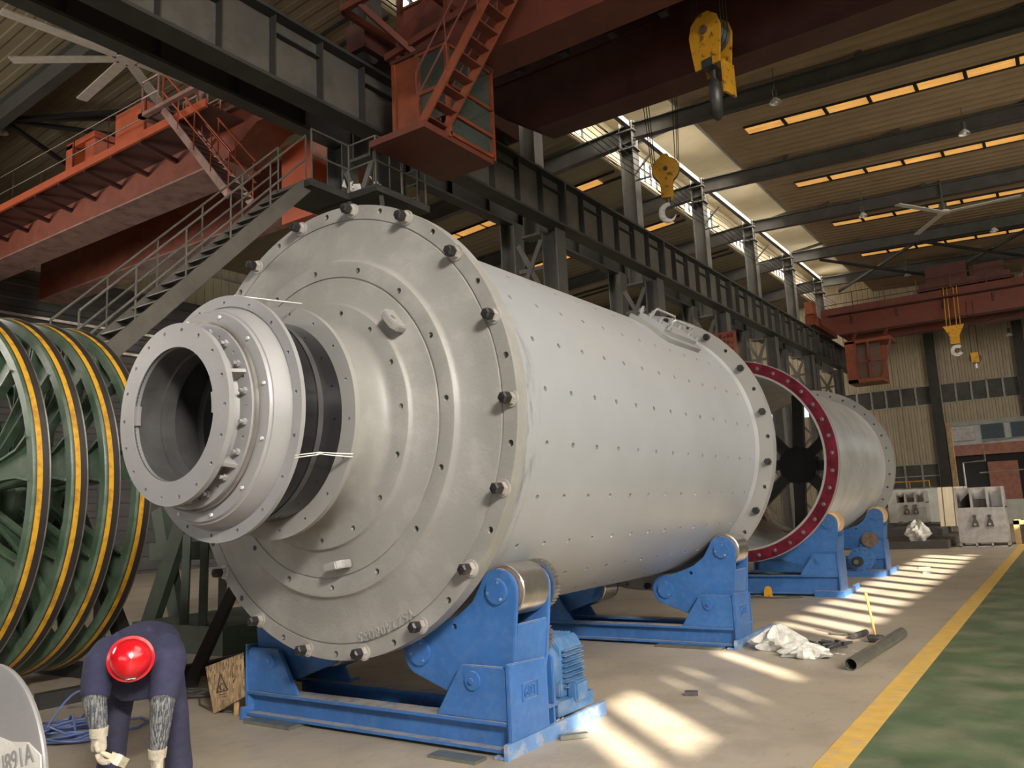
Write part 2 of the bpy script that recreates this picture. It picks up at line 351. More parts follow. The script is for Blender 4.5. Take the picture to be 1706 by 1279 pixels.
def copy_tree(o, parent=None):
    c = o.copy(); COL.objects.link(c)
    if parent: c.parent = parent
    for ch in [x for x in bpy.data.objects if x.parent == o]: copy_tree(ch, c)
    return c
def skin(name, verts, edges, m, parent, sub=2, rootv=0):
    """one continuous surface grown round a jointed skeleton; verts: (point, radius or (rx, ry))"""
    o0 = origin(parent); me = bpy.data.meshes.new(name); me.from_pydata([Vector(p)-o0 for p, r in verts], edges, [])
    o = bpy.data.objects.new(name, me); COL.objects.link(o)
    o.modifiers.new('skin', 'SKIN'); s = o.modifiers.new('sub', 'SUBSURF'); s.levels = s.render_levels = sub
    for i, (p, r) in enumerate(verts):
        d = me.skin_vertices[0].data[i]; d.radius = r if isinstance(r, tuple) else (r, r); d.use_root = (i == rootv)
    bpy.context.view_layer.update()
    nm = bpy.data.meshes.new_from_object(o.evaluated_get(bpy.context.evaluated_depsgraph_get()))
    o.modifiers.clear(); o.data = nm; bpy.data.meshes.remove(me); nm.materials.clear(); nm.materials.append(MATS[m])
    for p in nm.polygons: p.use_smooth = True
    o.parent = parent
    return o
def ring_pts(O, r, ang0, n, step, U=(1, 0, 0), V=(0, 0, 1)):
    O = Vector(O); U = Vector(U); V = Vector(V)
    return [(O+U*r*math.cos(R(ang0+step*i))+V*r*math.sin(R(ang0+step*i)), R(ang0+step*i)) for i in range(n)]

# ------------------------------------------------------------------ the setting
def struct(name, mb, m, ang=35, bevel=0): return tag(mb.build(name, m, ang=ang, bevel=bevel), kind='structure')
struct('floor', MB().box((-29.2, -25, -.3), (13.8, 53, 0)), 'floor_concrete')
struct('floor_green_lane', MB().box((-1.33, -25, -.01), (13.6, 53, .004)), 'floor_green')
struct('floor_line_yellow', MB().box((-1.52, -25, -.01), (-1.33, 53, .006)), 'floor_yellow')
struct('ground_outside', MB().box((-40, 53.2, -.3), (40, 110, -.02)), 'floor_concrete')

def roof_z(x): return 13.95-.045*(x+9) if x > -10.4 else 13.9-.075*(-10.4-x)
def slab(x0, x1, y0, y1, z0, z1, th=.06):
    return MB().add([(x0, y0, z0), (x1, y0, z1), (x1, y1, z1), (x0, y1, z0), (x0, y0, z0+th), (x1, y0, z1+th), (x1, y1, z1+th), (x0, y1, z0+th)],
                    [(0, 1, 2, 3), (7, 6, 5, 4), (0, 4, 5, 1), (1, 5, 6, 2), (2, 6, 7, 3), (3, 7, 4, 0)])
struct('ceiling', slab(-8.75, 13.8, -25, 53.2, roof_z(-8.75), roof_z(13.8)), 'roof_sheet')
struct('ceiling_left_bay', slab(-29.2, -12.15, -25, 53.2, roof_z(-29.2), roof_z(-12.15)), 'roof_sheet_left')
mon = slab(-12.3, -8.6, -25, 53.2, 15.15, 15.15); struct('ceiling_monitor', mon, 'monitor_sheet')
struct('wall_monitor_right', MB().box((-8.75, -25, 13.99), (-8.70, 53.2, 15.2)), 'monitor_sheet')
wm = MB().box((-12.3, -25, 13.75), (-12.2, 53.2, 13.95)).box((-12.3, -25, 14.8), (-12.2, 53.2, 15.2))
for k in range(13): wm.box((-12.3, -25+6*k, 13.9), (-12.2, -22.2+6*k, 14.85))
struct('wall_monitor_left', wm, 'monitor_sheet')
n = 0
for k in range(12):
    y0 = -22.2+6*k; y1 = min(y0+3.2, 53)
    pm = MB().box((-12.29, y0, 13.95), (-12.25, y1, 14.8)); fm = MB()
    for j in range(7): yy = y0+(y1-y0)*j/6; fm.box((-12.27, yy-.035, 13.95), (-12.19, yy+.035, 14.8))
    fm.box((-12.27, y0, 14.36), (-12.19, y1, 14.40))
    if y0 > 12:
        n += 1; o = struct('window_%d' % n, pm, 'monitor_glass'); fm.build('window_frame', 'roof_steel', o)
# roof-light strips between the frames, right bay and left bay
for k, yc in enumerate((14, 20, 26, 32, 38, 44)):
    n += 1; pm = MB(); fm = MB(); x = -7.6
    hw = .28
    while x < 13:
        z0, z1 = roof_z(x)-.03, roof_z(x+1.22)-.03
        pm.add([(x, yc-hw, z0), (x+1.22, yc-hw, z1), (x+1.22, yc+hw, z1), (x, yc+hw, z0)], [(0, 1, 2, 3)])
        x += 1.3; fm.box((x-.09, yc-hw-.02, roof_z(x)-.08), (x+.01, yc+hw+.02, roof_z(x)))
    o = struct('window_%d' % n, pm, 'skylight')
    fm.bar((-7.6, yc-hw-.03, roof_z(-7.6)-.03), (13, yc-hw-.03, roof_z(13)-.03), .05, .07); fm.bar((-7.6, yc+hw+.03, roof_z(-7.6)-.03), (13, yc+hw+.03, roof_z(13)-.03), .05, .07)
    fm.build('window_frame', 'girder_dark', o)
for yc, segs in ((26, [(-14.3, -13.2), (-18.6, -17.4), (-19.9, -18.7), (-21.2, -20), (-23.4, -22.2)]), (32, [(-14.2, -12.9), (-17.6, -16.4), (-18.9, -17.7), (-20.2, -19)]), (13.4, [(-17.2, -15.4), (-19.1, -17.3), (-21.0, -19.2), (-24.2, -22.6), (-28, -26.3)]), (38, [(-15.4, -14.2), (-17, -15.8)])):
    n += 1; pm = MB()
    for a, b in segs: pm.add([(a, yc-.28, roof_z(a)-.04), (b, yc-.28, roof_z(b)-.04), (b, yc+.28, roof_z(b)-.04), (a, yc+.28, roof_z(a)-.04)], [(0, 1, 2, 3)])
    o = struct('window_%d' % n, pm, 'skylight')
    MB().bar((-28, yc-.32, roof_z(-28)-.05), (-12.4, yc-.32, roof_z(-12.4)-.05), .05, .08).bar((-28, yc+.32, roof_z(-28)-.05), (-12.4, yc+.32, roof_z(-12.4)-.05), .05, .08).build('window_frame', 'girder_dark', o)

# right wall: the pane strip high up that the sun shines through
def pane(y): return y-15.72
PANES = [(5.0, 5.5), (5.6, 6.3), (8.05, 8.5), (10.35, 10.75), (10.9, 11.5), (11.72, 12.45), (12.65, 13.35), (13.55, 14.3), (14.5, 15.3), (15.5, 16.4), (16.6, 17.5), (17.7, 18.7), (18.9, 19.9), (20.1, 21.1), (21.3, 22.3), (22.5, 23.6), (23.8, 24.9), (25.1, 26.3), (27, 28.2), (29, 30.2), (31, 32.2)]
ZA, ZB = 10.73, 11.61
wr = MB().box((13.6, -25, 0), (13.8, 53.2, ZA)).box((13.6, -25, ZB), (13.8, 53.2, 13.2))
edges = sorted([(pane(a), pane(b)) for a, b in PANES]+[(pane(6.72), pane(6.95)), (pane(7.18), pane(7.42))]); y = -25
for a, b in edges: wr.box((13.6, y, ZA), (13.8, a, ZB)); y = b
wr.box((13.6, y, ZA), (13.8, 53.2, ZB)); wr.box((13.6, pane(6.6), 11.1), (13.7, pane(7.5), 11.22))
struct('wall_right', wr, 'wall_cream_left')
struct('wall_front', MB().box((-29.2, -25.2, 0), (13.8, -25, 15.3)), 'wall_cream')
struct('wall_left', MB().box((-29.2, -25, 10.7), (-29, 53.2, 14.5)), 'wall_cream_left')
struct('wall_left_lower', MB().box((-29.25, -25, 0), (-29, 53.2, 10.7)), 'wall_dark_left')
tr = MB()
for z in (8.15, 9.0, 12.0): tr.box((-29, -25, z), (-28.9, 53, z+.09))
struct('trim_1', tr, 'box_steel')
o = struct('window_%d' % (n+5), MB().box((-28.98, 17.6, 7.0), (-28.95, 18.9, 8.0)), 'monitor_glass')
MB().box((-28.99, 17.5, 6.9), (-28.92, 17.6, 8.1)).box((-28.99, 18.9, 6.9), (-28.92, 19.0, 8.1)).box((-28.99, 18.2, 7), (-28.92, 18.27, 8)).build('window_frame', 'girder_dark', o)
wb = MB().box((-29.2, 53, 7.8), (13.8, 53.2, 15.3)).box((-29.2, 53, 5.5), (13.8, 53.2, 6.65)).box((2.2, 53, 0), (13.8, 53.2, 5.5))
wb.box((-29.2, 53, 3.25), (-5.75, 53.2, 5.5)).box((-29.2, 53, 0), (-5.75, 53.2, 1.85)).box((-29.2, 53, 1.85), (-9.1, 53.2, 3.25)).box((-6.35, 53, 1.85), (-5.75, 53.2, 3.25))
struct('wall_back', wb, 'wall_cream')
cb = MB()
for x, ww in ((-6.05, .5), (-1.6, .5), (2.4, .5)): cb.box((x-ww/2, 52.55, 0 if x != -1.6 else 5.5), (x+ww/2, 53, 13.4))
struct('trim_2', cb, 'steel_frame')
def wband(x0, x1, z0, z1, npan, split, idx):
    g = MB().box((x0, 53.08, z0), (x1, 53.12, z1)); f = MB()
    for i in range(npan+1): x = x0+(x1-x0)*i/npan; f.box((x-.05, 52.96, z0), (x+.05, 53.14, z1))
    f.box((x0, 52.96, z0), (x1, 53.14, z0+.05)).box((x0, 52.96, z1-.05), (x1, 53.14, z1))
    if split: f.box((x0, 52.98, (z0+z1)/2-.03), (x1, 53.12, (z0+z1)/2+.03))
    o = struct('window_%d' % idx, g, 'window_dirty'); f.build('window_frame', 'box_steel', o)
wband(-12, -6.3, 6.65, 7.8, 7, False, n+1); wband(-5.8, -1.85, 6.65, 7.8, 5, False, n+2); wband(-9.1, -6.35, 1.85, 3.25, 3, True, n+3)
dj = MB().box((-5.75, 52.8, 0), (-5.5, 53.2, 5.5)).box((2.0, 52.8, 0), (2.2, 53.2, 5.5)); struct('door_1', dj, 'ochre_paint')
MB().box((-5.5, 52.8, 5.25), (2.0, 53.2, 5.5)).build('door_lintel', 'pale_wall', bpy.data.objects['door_1'])

# frames: laced lower columns, upper columns, roof beams, ridge purlins
FR = (11, 17, 23, 29, 35, 41, 47)
for y in FR:
    c = MB()
    c.ibeam((-10.03, y, 0), (-10.03, y, 8.53), .44, .44, .03, up=(1, 0, 0)); c.ibeam((-11.28, y, 0), (-11.28, y, 8.99), .44, .44, .03, up=(1, 0, 0))
    z = .6
    while z < 6.6:
        c.bar((-10.2, y-.2, z), (-11.0, y-.2, z+1.0), .05, .09); c.bar((-11.0, y-.2, z+1.0), (-10.2, y-.2, z+2.0), .05, .09); z += 2.0
    c.bar((-10.25, y-.22, 6.9), (-10.95, y-.22, 8.3), .05, .12).bar((-10.95, y-.24, 6.9), (-10.25, y-.24, 8.3), .05, .12).bar((-10.25, y-.2, 7.6), (-10.95, y-.2, 7.6), .06, .1)
    c.box((-10.85, y-.22, 8.47), (-10.3, y+.22, 8.53))
    c.ibeam((-10.55, y, 8.5), (-10.55, y, 13.9), .42, .46, .025, up=(1, 0, 0))
    c.box((-10.85, y-.24, 12.95), (-10.25, y+.24, 13.0)).box((-10.85, y-.24, 13.55), (-10.25, y+.24, 13.6))
    for z in (13.1, 13.25, 13.7, 13.85): c.cyl((-10.32, y-.12, z), (-10.25, y-.12, z), .03, 8)
    struct('column', c, 'column_steel')
for y in FR+(5.2, -1, -7):
    b = MB(); b.ibeam((-10.4, y, roof_z(-10.4)-.32), (13.6, y, roof_z(13.6)-.30), .26, .52, .03)
    for x in (-7.1, -3.4, .4, 4.1, 7.8): b.bar((x, y-.16, roof_z(x)-.10), (x, y-.16, roof_z(x)+.0), .05, .12).bar((x-.1, y-.22, roof_z(x)-.12), (x-.1, y+.2, roof_z(x)-.12), .06, .08)
    struct('roof_beam', b, 'beam_steel')
    y2 = 9.3 if y == 11 else y
    b = MB(); b.ibeam((-10.4, y2, roof_z(-10.6)-.38), (-29, y2, roof_z(-29)-.34), .26, .60, .03); struct('roof_beam', b, 'beam_steel')
p = MB()
for x, z in ((-9.6, 15.08),): p.bar((x, -25, z), (x, 53, z), .10, .12)
p.bar((-10.45, 9, 13.78), (-10.45, 47, 13.78), .16, .18)
struct('roof_purlin', p, 'roof_steel')
p = MB()
for y in (26, 32, 38, 44, 20): p.ibeam((-12.1, y, 14.6), (-8.8, y, 15.0), .1, .14, .02)
struct('roof_purlin', p, 'roof_steel')
br = MB(); zb = roof_z(-22)-.5
for q in ((-15.5, 15.2), (-17.5, 14.6), (-20, 15.0), (-25, 13.8)): br.bar((-22.3, 9.4, roof_z(-22.3)-.45), (q[0], q[1], roof_z(q[0])-.2), .10, .10)
br.bar((-17.2, 9.4, roof_z(-17.2)-.4), (-13.6, 15.2, roof_z(-13.6)-.3), .08, .10)
struct('roof_brace', br, 'girder_dark')
br = MB()
for a, b in (((-9.5, 47, 12.9), (-4.5, 41, 13.2)), ((-4.5, 47, 12.7), (.5, 41, 13.0)), ((-4.5, 47, 12.7), (-9, 41, 13.2)), ((.5, 47, 12.5), (-4.5, 41, 13.1))): br.bar(a, b, .1, .12)
br.ibeam((-10.4, 49.5, 11.6), (13, 49.5, 11.3), .2, .7, .03); br.ibeam((-4.6, 47, 12.9), (-4.6, 49.5, 11.2), .5, .5, .03)
struct('roof_brace', br, 'girder_dark')

# ------------------------------------------------------------------ runway girders
t = empty('runway_girder', (-9.8, 20, 8.55), 'long grey steel crane girder with upright stiffeners facing the ball mill', 'girder')
g = MB(); g.box((-9.83, -10, 8.58), (-9.81, 52, 9.72)); g.build('web', 'girder_grey', t)
MB().box((-10.02, -10, 9.70), (-9.60, 52, 9.76)).build('top_flange', 'steel_frame', t)
MB().box((-10.02, -10, 8.53), (-9.60, 52, 8.59)).build('bottom_flange', 'steel_frame', t)
MB().box((-9.86, -10, 9.76), (-9.76, 52, 9.88)).build('crane_rail', 'steel_dark', t)
y = -9.0
while y < 52:
    main = abs((y-11) % 6) < .01; g = MB().box((-9.81, y-(.03 if main else .012), 8.59), (-9.60 if main else -9.66, y+(.03 if main else .012), 9.70))
    if int(round(y)) % 2 == 0: g.box((-9.81, y, 9.42), (-9.70, y+1, 9.44))
    g.build('stiffener', 'steel_frame', t); y += 1.0
t = empty('runway_girder', (-11.37, 20, 9.02), 'black crane girder of the left bay, behind the grey stiffened girder', 'girder')
g = MB().box((-11.39, -10, 9.06), (-11.35, 52, 9.86)); g.build('web', 'girder_dark', t)
MB().box((-11.52, -10, 9.86), (-11.22, 52, 9.92)).build('top_flange', 'girder_dark', t)
MB().box((-11.52, -10, 9.0), (-11.22, 52, 9.06)).build('bottom_flange', 'steel_frame', t)
y = -9.5
while y < 52: MB().box((-11.35, y, 9.06), (-11.24, y+.02, 9.86)).build('stiffener', 'girder_dark', t); y += 1.5
# bare conductor wires running along the columns
t = empty('conductor_wires', (-10.2, 20, 12.2), 'thin bare wires strung along the upper columns on brackets', 'wire')
g = MB()
for k in range(5):
    pts = [(-10.15+.07*k, 12+3*j, 11.9+.13*k-(.12 if j % 2 else 0)) for j in range(13)]; g.tube(pts, .012, 5)
g.build('wire', 'girder_dark', t)
for y in (17, 23, 29, 35): MB().bar((-10.3, y-.25, 12.0), (-9.7, y-.25, 12.55), .05, .05).bar((-10.3, y-.25, 11.8), (-9.75, y-.25, 11.8), .05, .05).build('bracket', 'roof_steel', t)

# ------------------------------------------------------------------ the ball mill
AX, AZ = -4.6286, 2.3136
def O(y): return (AX, y, AZ)
mill = empty('ball_mill', (AX, 4.35, 0), 'huge grey ball mill drum with open trunnion and black bolts on its front flange', 'ball mill')
# front head: flange, cast steps, neck, seal flange
hp = [(4.47, 1.50), (4.47, 1.72), (4.35, 1.72), (4.35, 1.612), (4.358, 1.609), (4.358, 1.601), (4.346, 1.597), (4.335, 1.52), (4.312, 1.295), (4.296, 1.275), (4.274, 1.262), (4.270, 1.25),
      (4.270, 1.142), (4.279, 1.139), (4.279, 1.127), (4.268, 1.122), (4.232, .942), (4.222, .928), (4.202, .918), (4.198, .91), (4.198, .80), (4.190, .765), (4.165, .735), (4.12, .715), (4.05, .705), (3.83, .70),
      (3.83, .62), (4.10, .62), (4.25, .70), (4.40, 1.45)]
head = MB().lathe(hp, O(0), n=144).build('front_head', 'cast_grey', mill, ang=28)
cut = MB()
for (p, a) in ring_pts(O(0), 1.676, 10.7, 18, 20): cut.cyl(p+Vector((0, 4.30, 0)), p+Vector((0, 4.44, 0)), .0225, 14)
for (p, a) in ring_pts(O(0), 1.1985, 3.4, 16, 22.5): cut.cyl(p+Vector((0, 4.20, 0)), p+Vector((0, 4.345, 0)), .022, 14)
for (p, a) in ring_pts(O(0), .855, 3.2, 16, 22.5): cut.cyl(p+Vector((0, 4.15, 0)), p+Vector((0, 4.245, 0)), .020, 14)
drill(head, cut)
def hexbolt(p, d, r, L, head_l, m1='bolt_black', m2='wire_white', parent=None, name='flange_bolt'):
    """hex bolt end standing proud of a flange, with a bright nut and washer at its root"""
    p = Vector(p); d = Vector(d)
    b = MB().tube([p+d*L*.42, p+d*(L-.012), p+d*L], [r, r, r*.72], 6).cyl(p+d*L, p+d*(L+.008), r*.35, 8)
    o = b.build(name, m1, parent, ang=20)
    MB().tube([p, p+d*L*.42], [r*1.12, r*1.12], 6).cyl(p-d*.002, p+d*.012, r*1.45, 16).build('nut', m2, o, ang=20)
    return o
for (p, a) in ring_pts(O(4.35), 1.676, .6, 18, 20): hexbolt(p, (0, -1, 0), .040, .115, .06, 'bolt_black', 'box_steel', mill)
# shell with its liner-bolt holes
sp = [(4.47, 1.57), (9.75, 1.57), (9.75, 1.50), (4.47, 1.50)]
shell = MB().lathe(sp, O(0), n=160).build('shell', 'shell_grey', mill)
cut = MB()
for i in range(14):
    y = 4.96+.371*i
    if y > 9.6: break
    for k in range(25):
        a = -8.7+14.4*k; aw = ((a+180) % 360)-180
        if -125 < aw < 75:
            e = Vector((math.cos(R(a)), 0, math.sin(R(a)))); c0 = Vector(O(y)); cut.cyl(c0+e*1.53, c0+e*1.62, .021, 12)
drill(shell, cut)
fl = [(9.65, 1.56), (9.65, 1.765), (9.77, 1.765), (9.77, 1.56)]
rf = MB().lathe(fl, O(0), n=144).build('rear_flange', 'machined_grey', mill)
cut = MB()
for (p, a) in ring_pts(O(0), 1.708, 1.0, 18, 20): cut.cyl(p+Vector((0, 9.6, 0)), p+Vector((0, 9.8, 0)), .024, 12)
drill(rf, cut)
for (p, a) in ring_pts(O(9.65), 1.708, 11.0, 18, 20): MB().cyl(p, p+Vector((0, -.05, 0)), .042, 6).cyl(p+Vector((0, -.05, 0)), p+Vector((0, -.07, 0)), .030, 12).build('rear_bolt', 'bolt_black', mill, ang=20)
for wp in ([(4.47, 1.57), (4.47, 1.60), (4.53, 1.572)], [(9.65, 1.57), (9.65, 1.60), (9.58, 1.572)]): MB().lathe(wp, O(0), n=120).build('weld_fillet', 'shell_grey', mill)
MB().lathe([(9.70, .0), (9.70, 1.55), (9.76, 1.55), (9.76, 0)], O(0), n=64).build('rear_bulkhead', 'bore_dark', mill)
# journal and its rings
sf = MB().lathe([(3.79, .70), (3.79, .825), (3.83, .825), (3.83, .70)], O(0), n=120).build('seal_flange', 'machined_grey', mill)
cut = MB()
for (p, a) in ring_pts(O(0), .768, 15.8, 18, 20): cut.cyl(p+Vector((0, 3.77, 0)), p+Vector((0, 3.82, 0)), .011, 10)
drill(sf, cut)
MB().lathe([(3.36, .55), (3.36, .70), (3.58, .70), (3.58, .703), (3.63, .703), (3.63, .70), (3.82, .70), (3.82, .55)], O(0), n=120).build('journal', 'journal_black', mill)
MB().lathe([(3.585, .702), (3.585, .7045), (3.625, .7045), (3.625, .702)], O(0), n=120).build('journal_strip', 'journal_strip', mill)
cr = MB().lathe([(3.375, .55), (3.375, .82), (3.344, .82), (3.344, .745), (3.352, .74), (3.352, .735), (3.335, .73), (3.235, .70), (3.232, .69), (3.225, .685), (3.215, .68), (3.21, .63), (3.21, .55)], O(0), n=120).build('cover_ring', 'trunnion_grey', mill, ang=25)
cut = MB()
for (p, a) in ring_pts(O(0), .772, 5.8, 18, 20): cut.cyl(p+Vector((0, 3.32, 0)), p+Vector((0, 3.365, 0)), .012, 10)
drill(cr, cut)
for (p, a) in ring_pts(O(3.21), .655, 12, 12, 30): MB().cyl(p, p+Vector((0, -.012, 0)), .011, 8).build('cover_screw', 'wire_white', mill)
MB().lathe([(3.22, .52), (3.19, .618), (3.165, .618), (3.165, .52)], O(0), n=120).build('seal_band', 'steel_bright', mill)
nf = MB().lathe([(3.19, .445), (3.19, .60), (3.15, .60), (3.15, .485), (3.12, .47), (3.045, .47), (3.045, .445)], O(0), n=120).build('neck_flange', 'trunnion_grey', mill)
cut = MB()
for (p, a) in ring_pts(O(0), .545, 0, 18, 20): cut.cyl(p+Vector((0, 3.12, 0)), p+Vector((0, 3.18, 0)), .011, 10)
drill(nf, cut)
for i, (p, a) in enumerate(ring_pts(O(3.15), .545, 10, 18, 20)): MB().cyl(p, p+Vector((0, -.022, 0)), .022, 6).cyl(p+Vector((0, -.022, 0)), p+Vector((0, -.045, 0)), .012, 8).build('neck_bolt', 'trunnion_grey', mill, ang=20)
g = MB()
for k in range(6):
    a = R(22+60*k); e = Vector((math.cos(a), 0, math.sin(a))); s = Vector((-e.z, 0, e.x)); c0 = Vector(O(0))
    g.add([c0+e*r+s*q+Vector((0, y, 0)) for q in (-.012, .012) for r, y in ((.465, 3.045), (.565, 3.045), (.585, 3.15), (.465, 3.15))], [(0, 1, 2, 3), (7, 6, 5, 4), (0, 4, 5, 1), (1, 5, 6, 2), (2, 6, 7, 3), (3, 7, 4, 0)])
g.build('gusset', 'trunnion_grey', mill)
fp = MB().lathe([(3.006, .425), (3.006, .578), (3.045, .578), (3.045, .425)], O(0), n=120).build('inlet_flange', 'trunnion_grey', mill)
cut = MB()
for (p, a) in ring_pts(O(0), .5325, 0, 18, 20): cut.cyl(p+Vector((0, 2.98, 0)), p+Vector((0, 3.07, 0)), .0135, 10)
drill(fp, cut)
g = MB()
for am in (4, 176):
    pts = []; g = MB()
    for i in range(7): pts.append((R(am-9+3*i)))
    poly = [(.43*math.cos(t), .43*math.sin(t)) for t in pts]+[(.398*math.cos(t), .398*math.sin(t)) for t in reversed(pts)]
    g.prism(poly, O(3.042), (1, 0, 0), (0, 0, 1), .03).build('inlet_lug', 'trunnion_grey', mill)

# dark inside of the trunnion: liner tube with two rings and a back wall
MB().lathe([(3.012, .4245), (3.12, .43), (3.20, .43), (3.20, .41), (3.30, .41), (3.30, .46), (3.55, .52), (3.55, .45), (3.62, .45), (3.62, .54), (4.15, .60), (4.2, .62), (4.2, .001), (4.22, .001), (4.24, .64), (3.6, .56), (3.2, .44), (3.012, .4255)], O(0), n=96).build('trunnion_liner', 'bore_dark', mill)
# lifting lugs on the head
def lug(ang, r, rot):
    e = Vector((math.cos(R(ang)), 0, math.sin(R(ang)))); s = Vector((-e.z, 0, e.x)); c = Vector(O(4.215))+e*r
    t = Matrix.Rotation(R(rot), 3, 'Y') @ s; nrm = Vector((0, -1, 0)); k = t.cross(nrm)
    poly = [(-.10, -.03), (.10, -.03), (.10, .055), (.06, .095), (-.06, .095), (-.10, .055)]
    o = MB().prism(poly, c-k*.028, t, nrm, .056).build('lifting_lug', 'machined_grey', mill, bevel=.008)
    cc = MB().cyl(c+nrm*.05-k*.06, c+nrm*.05+k*.06, .022, 12); drill(o, cc)
lug(39.4, 1.045, 0); lug(-78.5, 1.055, 0)
# cast number on the head: reads the right way up only when the drum is turned over
g = MB()
for i, ch in enumerate('YSZ2408055'):
    a = -60.6-19.0*i/9; me = text_mesh(ch, .095, .006); e = Vector((math.cos(R(a)), 0, math.sin(R(a)))); tdir = e.cross(Vector((0, 1, 0)))
    U = Vector((math.sin(R(a)), 0, -math.cos(R(a)))); c = Vector(O(4.336))+e*1.535
    g.mesh_of(me, basis(c, U if U.cross(e).y < 0 else -U, e)); bpy.data.meshes.remove(me)
tag(g.build('cast_number', 'machined_grey', mill), 'raised cast number YSZ2408055')
g = MB()
g.tube([(AX+.76, 3.34, AZ-.31), (AX+.735, 3.55, AZ-.285), (AX+.785, 3.80, AZ-.29)], .004, 6).tube([(AX+.755, 3.34, AZ-.325), (AX+.735, 3.57, AZ-.295), (AX+.78, 3.80, AZ-.31)], .004, 6)
g.ball((AX+.738, 3.56, AZ-.29), (.012, .03, .010), 8, 6)
g.build('tie_wire', 'wire_white', mill)
MB().tube([(AX+.17, 3.34, AZ+.80), (AX+.32, 3.79, AZ+.80)], .004, 6).build('tie_wire', 'wire_white', mill)
# manhole cover on the shell
def on_shell(y, a, h=0.): e = Vector((math.cos(R(a)), 0, math.sin(R(a)))); return Vector(O(y))+e*(1.57+h)
mh = MB(); A0, A1, Y0, Y1 = 40.5, 62, 8.02, 9.10
def curved(y0, y1, a0, a1, h0, h1, ch=.0):
    m = MB(); k = 8; vs = []; fs = []
    for i in range(k+1):
        a = a0+(a1-a0)*i/k
        c = ch if i in (0, k) else 0
        for y, h in ((y0+c, h0), (y1-c, h0), (y1-c, h1), (y0+c, h1)): vs.append(on_shell(y, a, h))
    for i in range(k):
        for q in range(4): fs.append((i*4+q, (i+1)*4+q, (i+1)*4+(q+1) % 4, i*4+(q+1) % 4))
    fs += [(0, 1, 2, 3), tuple(range(k*4, k*4+4))[::-1]]
    return m.add(vs, fs)
cover = curved(Y0, Y1, A0, A1, -.005, .05, .12).build('manhole_frame', 'machined_grey', mill)
cv = curved(Y0+.10, Y1-.10, A0+2.5, A1-2.5, .045, .10, .1).build('manhole_cover', 'shell_grey', mill)
for a in (46.5, 55):
    MB().tube([on_shell(8.28, a, .09), on_shell(8.28, a, .18), on_shell(8.31, a, .205), on_shell(8.80, a, .205), on_shell(8.83, a, .18), on_shell(8.83, a, .09)], .013, 8).build('handle', 'shell_grey', cv)
for y in (8.16, 8.96):
    for a in (44.5, 49, 53.5, 58): MB().tube([on_shell(y, a, .095), on_shell(y, a, .14)], .032, 6).tube([on_shell(y, a, .14), on_shell(y, a, .175)], .016, 8).build('nut', 'machined_grey', cv, ang=20)

# ------------------------------------------------------------------ the drum behind it, with the maroon flange
BX, BZ = -4.8, 2.3
drum = empty('drum_shell', (BX, 13.8, 0), 'open white steel drum with a glossy maroon front flange and black spokes inside', 'drum')
def Q(y): return (BX, y, BZ)
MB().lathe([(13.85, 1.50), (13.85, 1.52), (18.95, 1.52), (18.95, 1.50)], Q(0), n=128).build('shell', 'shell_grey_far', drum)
MB().lathe([(13.80, 1.53), (13.80, 1.715), (13.82, 1.715), (13.82, 1.53)], Q(0), n=128).build('front_flange', 'maroon', drum)
MB().lathe([(13.821, 1.50), (13.821, 1.73), (13.89, 1.73), (13.89, 1.50)], Q(0), n=128).lathe([(13.79, 1.50), (13.79, 1.535), (13.85, 1.535), (13.85, 1.50)], Q(0), n=128).build('flange_rim', 'machined_grey', drum)
for (p, a) in ring_pts(Q(13.80), 1.628, 0.2, 36, 10): MB().cyl(p, p+Vector((0, -.03, 0)), .020, 6).cyl(p+Vector((0, .0, 0)), p+Vector((0, -.008, 0)), .032, 12).build('flange_bolt', 'steel_bright', drum, ang=20)
r2 = MB().lathe([(18.90, 1.50), (18.90, 1.70), (19.02, 1.70), (19.02, 1.50)], Q(0), n=128).build('rear_flange', 'machined_grey', drum)
cut = MB()
for (p, a) in ring_pts(Q(0), 1.60, 0, 36, 10): cut.cyl(p+Vector((0, 18.8, 0)), p+Vector((0, 19.1, 0)), .024, 10)
drill(r2, cut)
sp = empty('spider', (0, 0, 0)); sp.parent = drum; sp.location = (0, 0, 0)
for k in range(8):
    a = R(-4+45*k); e = Vector((math.cos(a), 0, math.sin(a))); MB().bar(Vector(Q(17.9))+e*.25, Vector(Q(17.9))+e*1.5, .22, .16, up=(0, 1, 0)).build('spoke', 'steel_frame', sp)
MB().cyl(Q(17.75), Q(18.1), .40, 12).build('hub', 'girder_dark', sp)

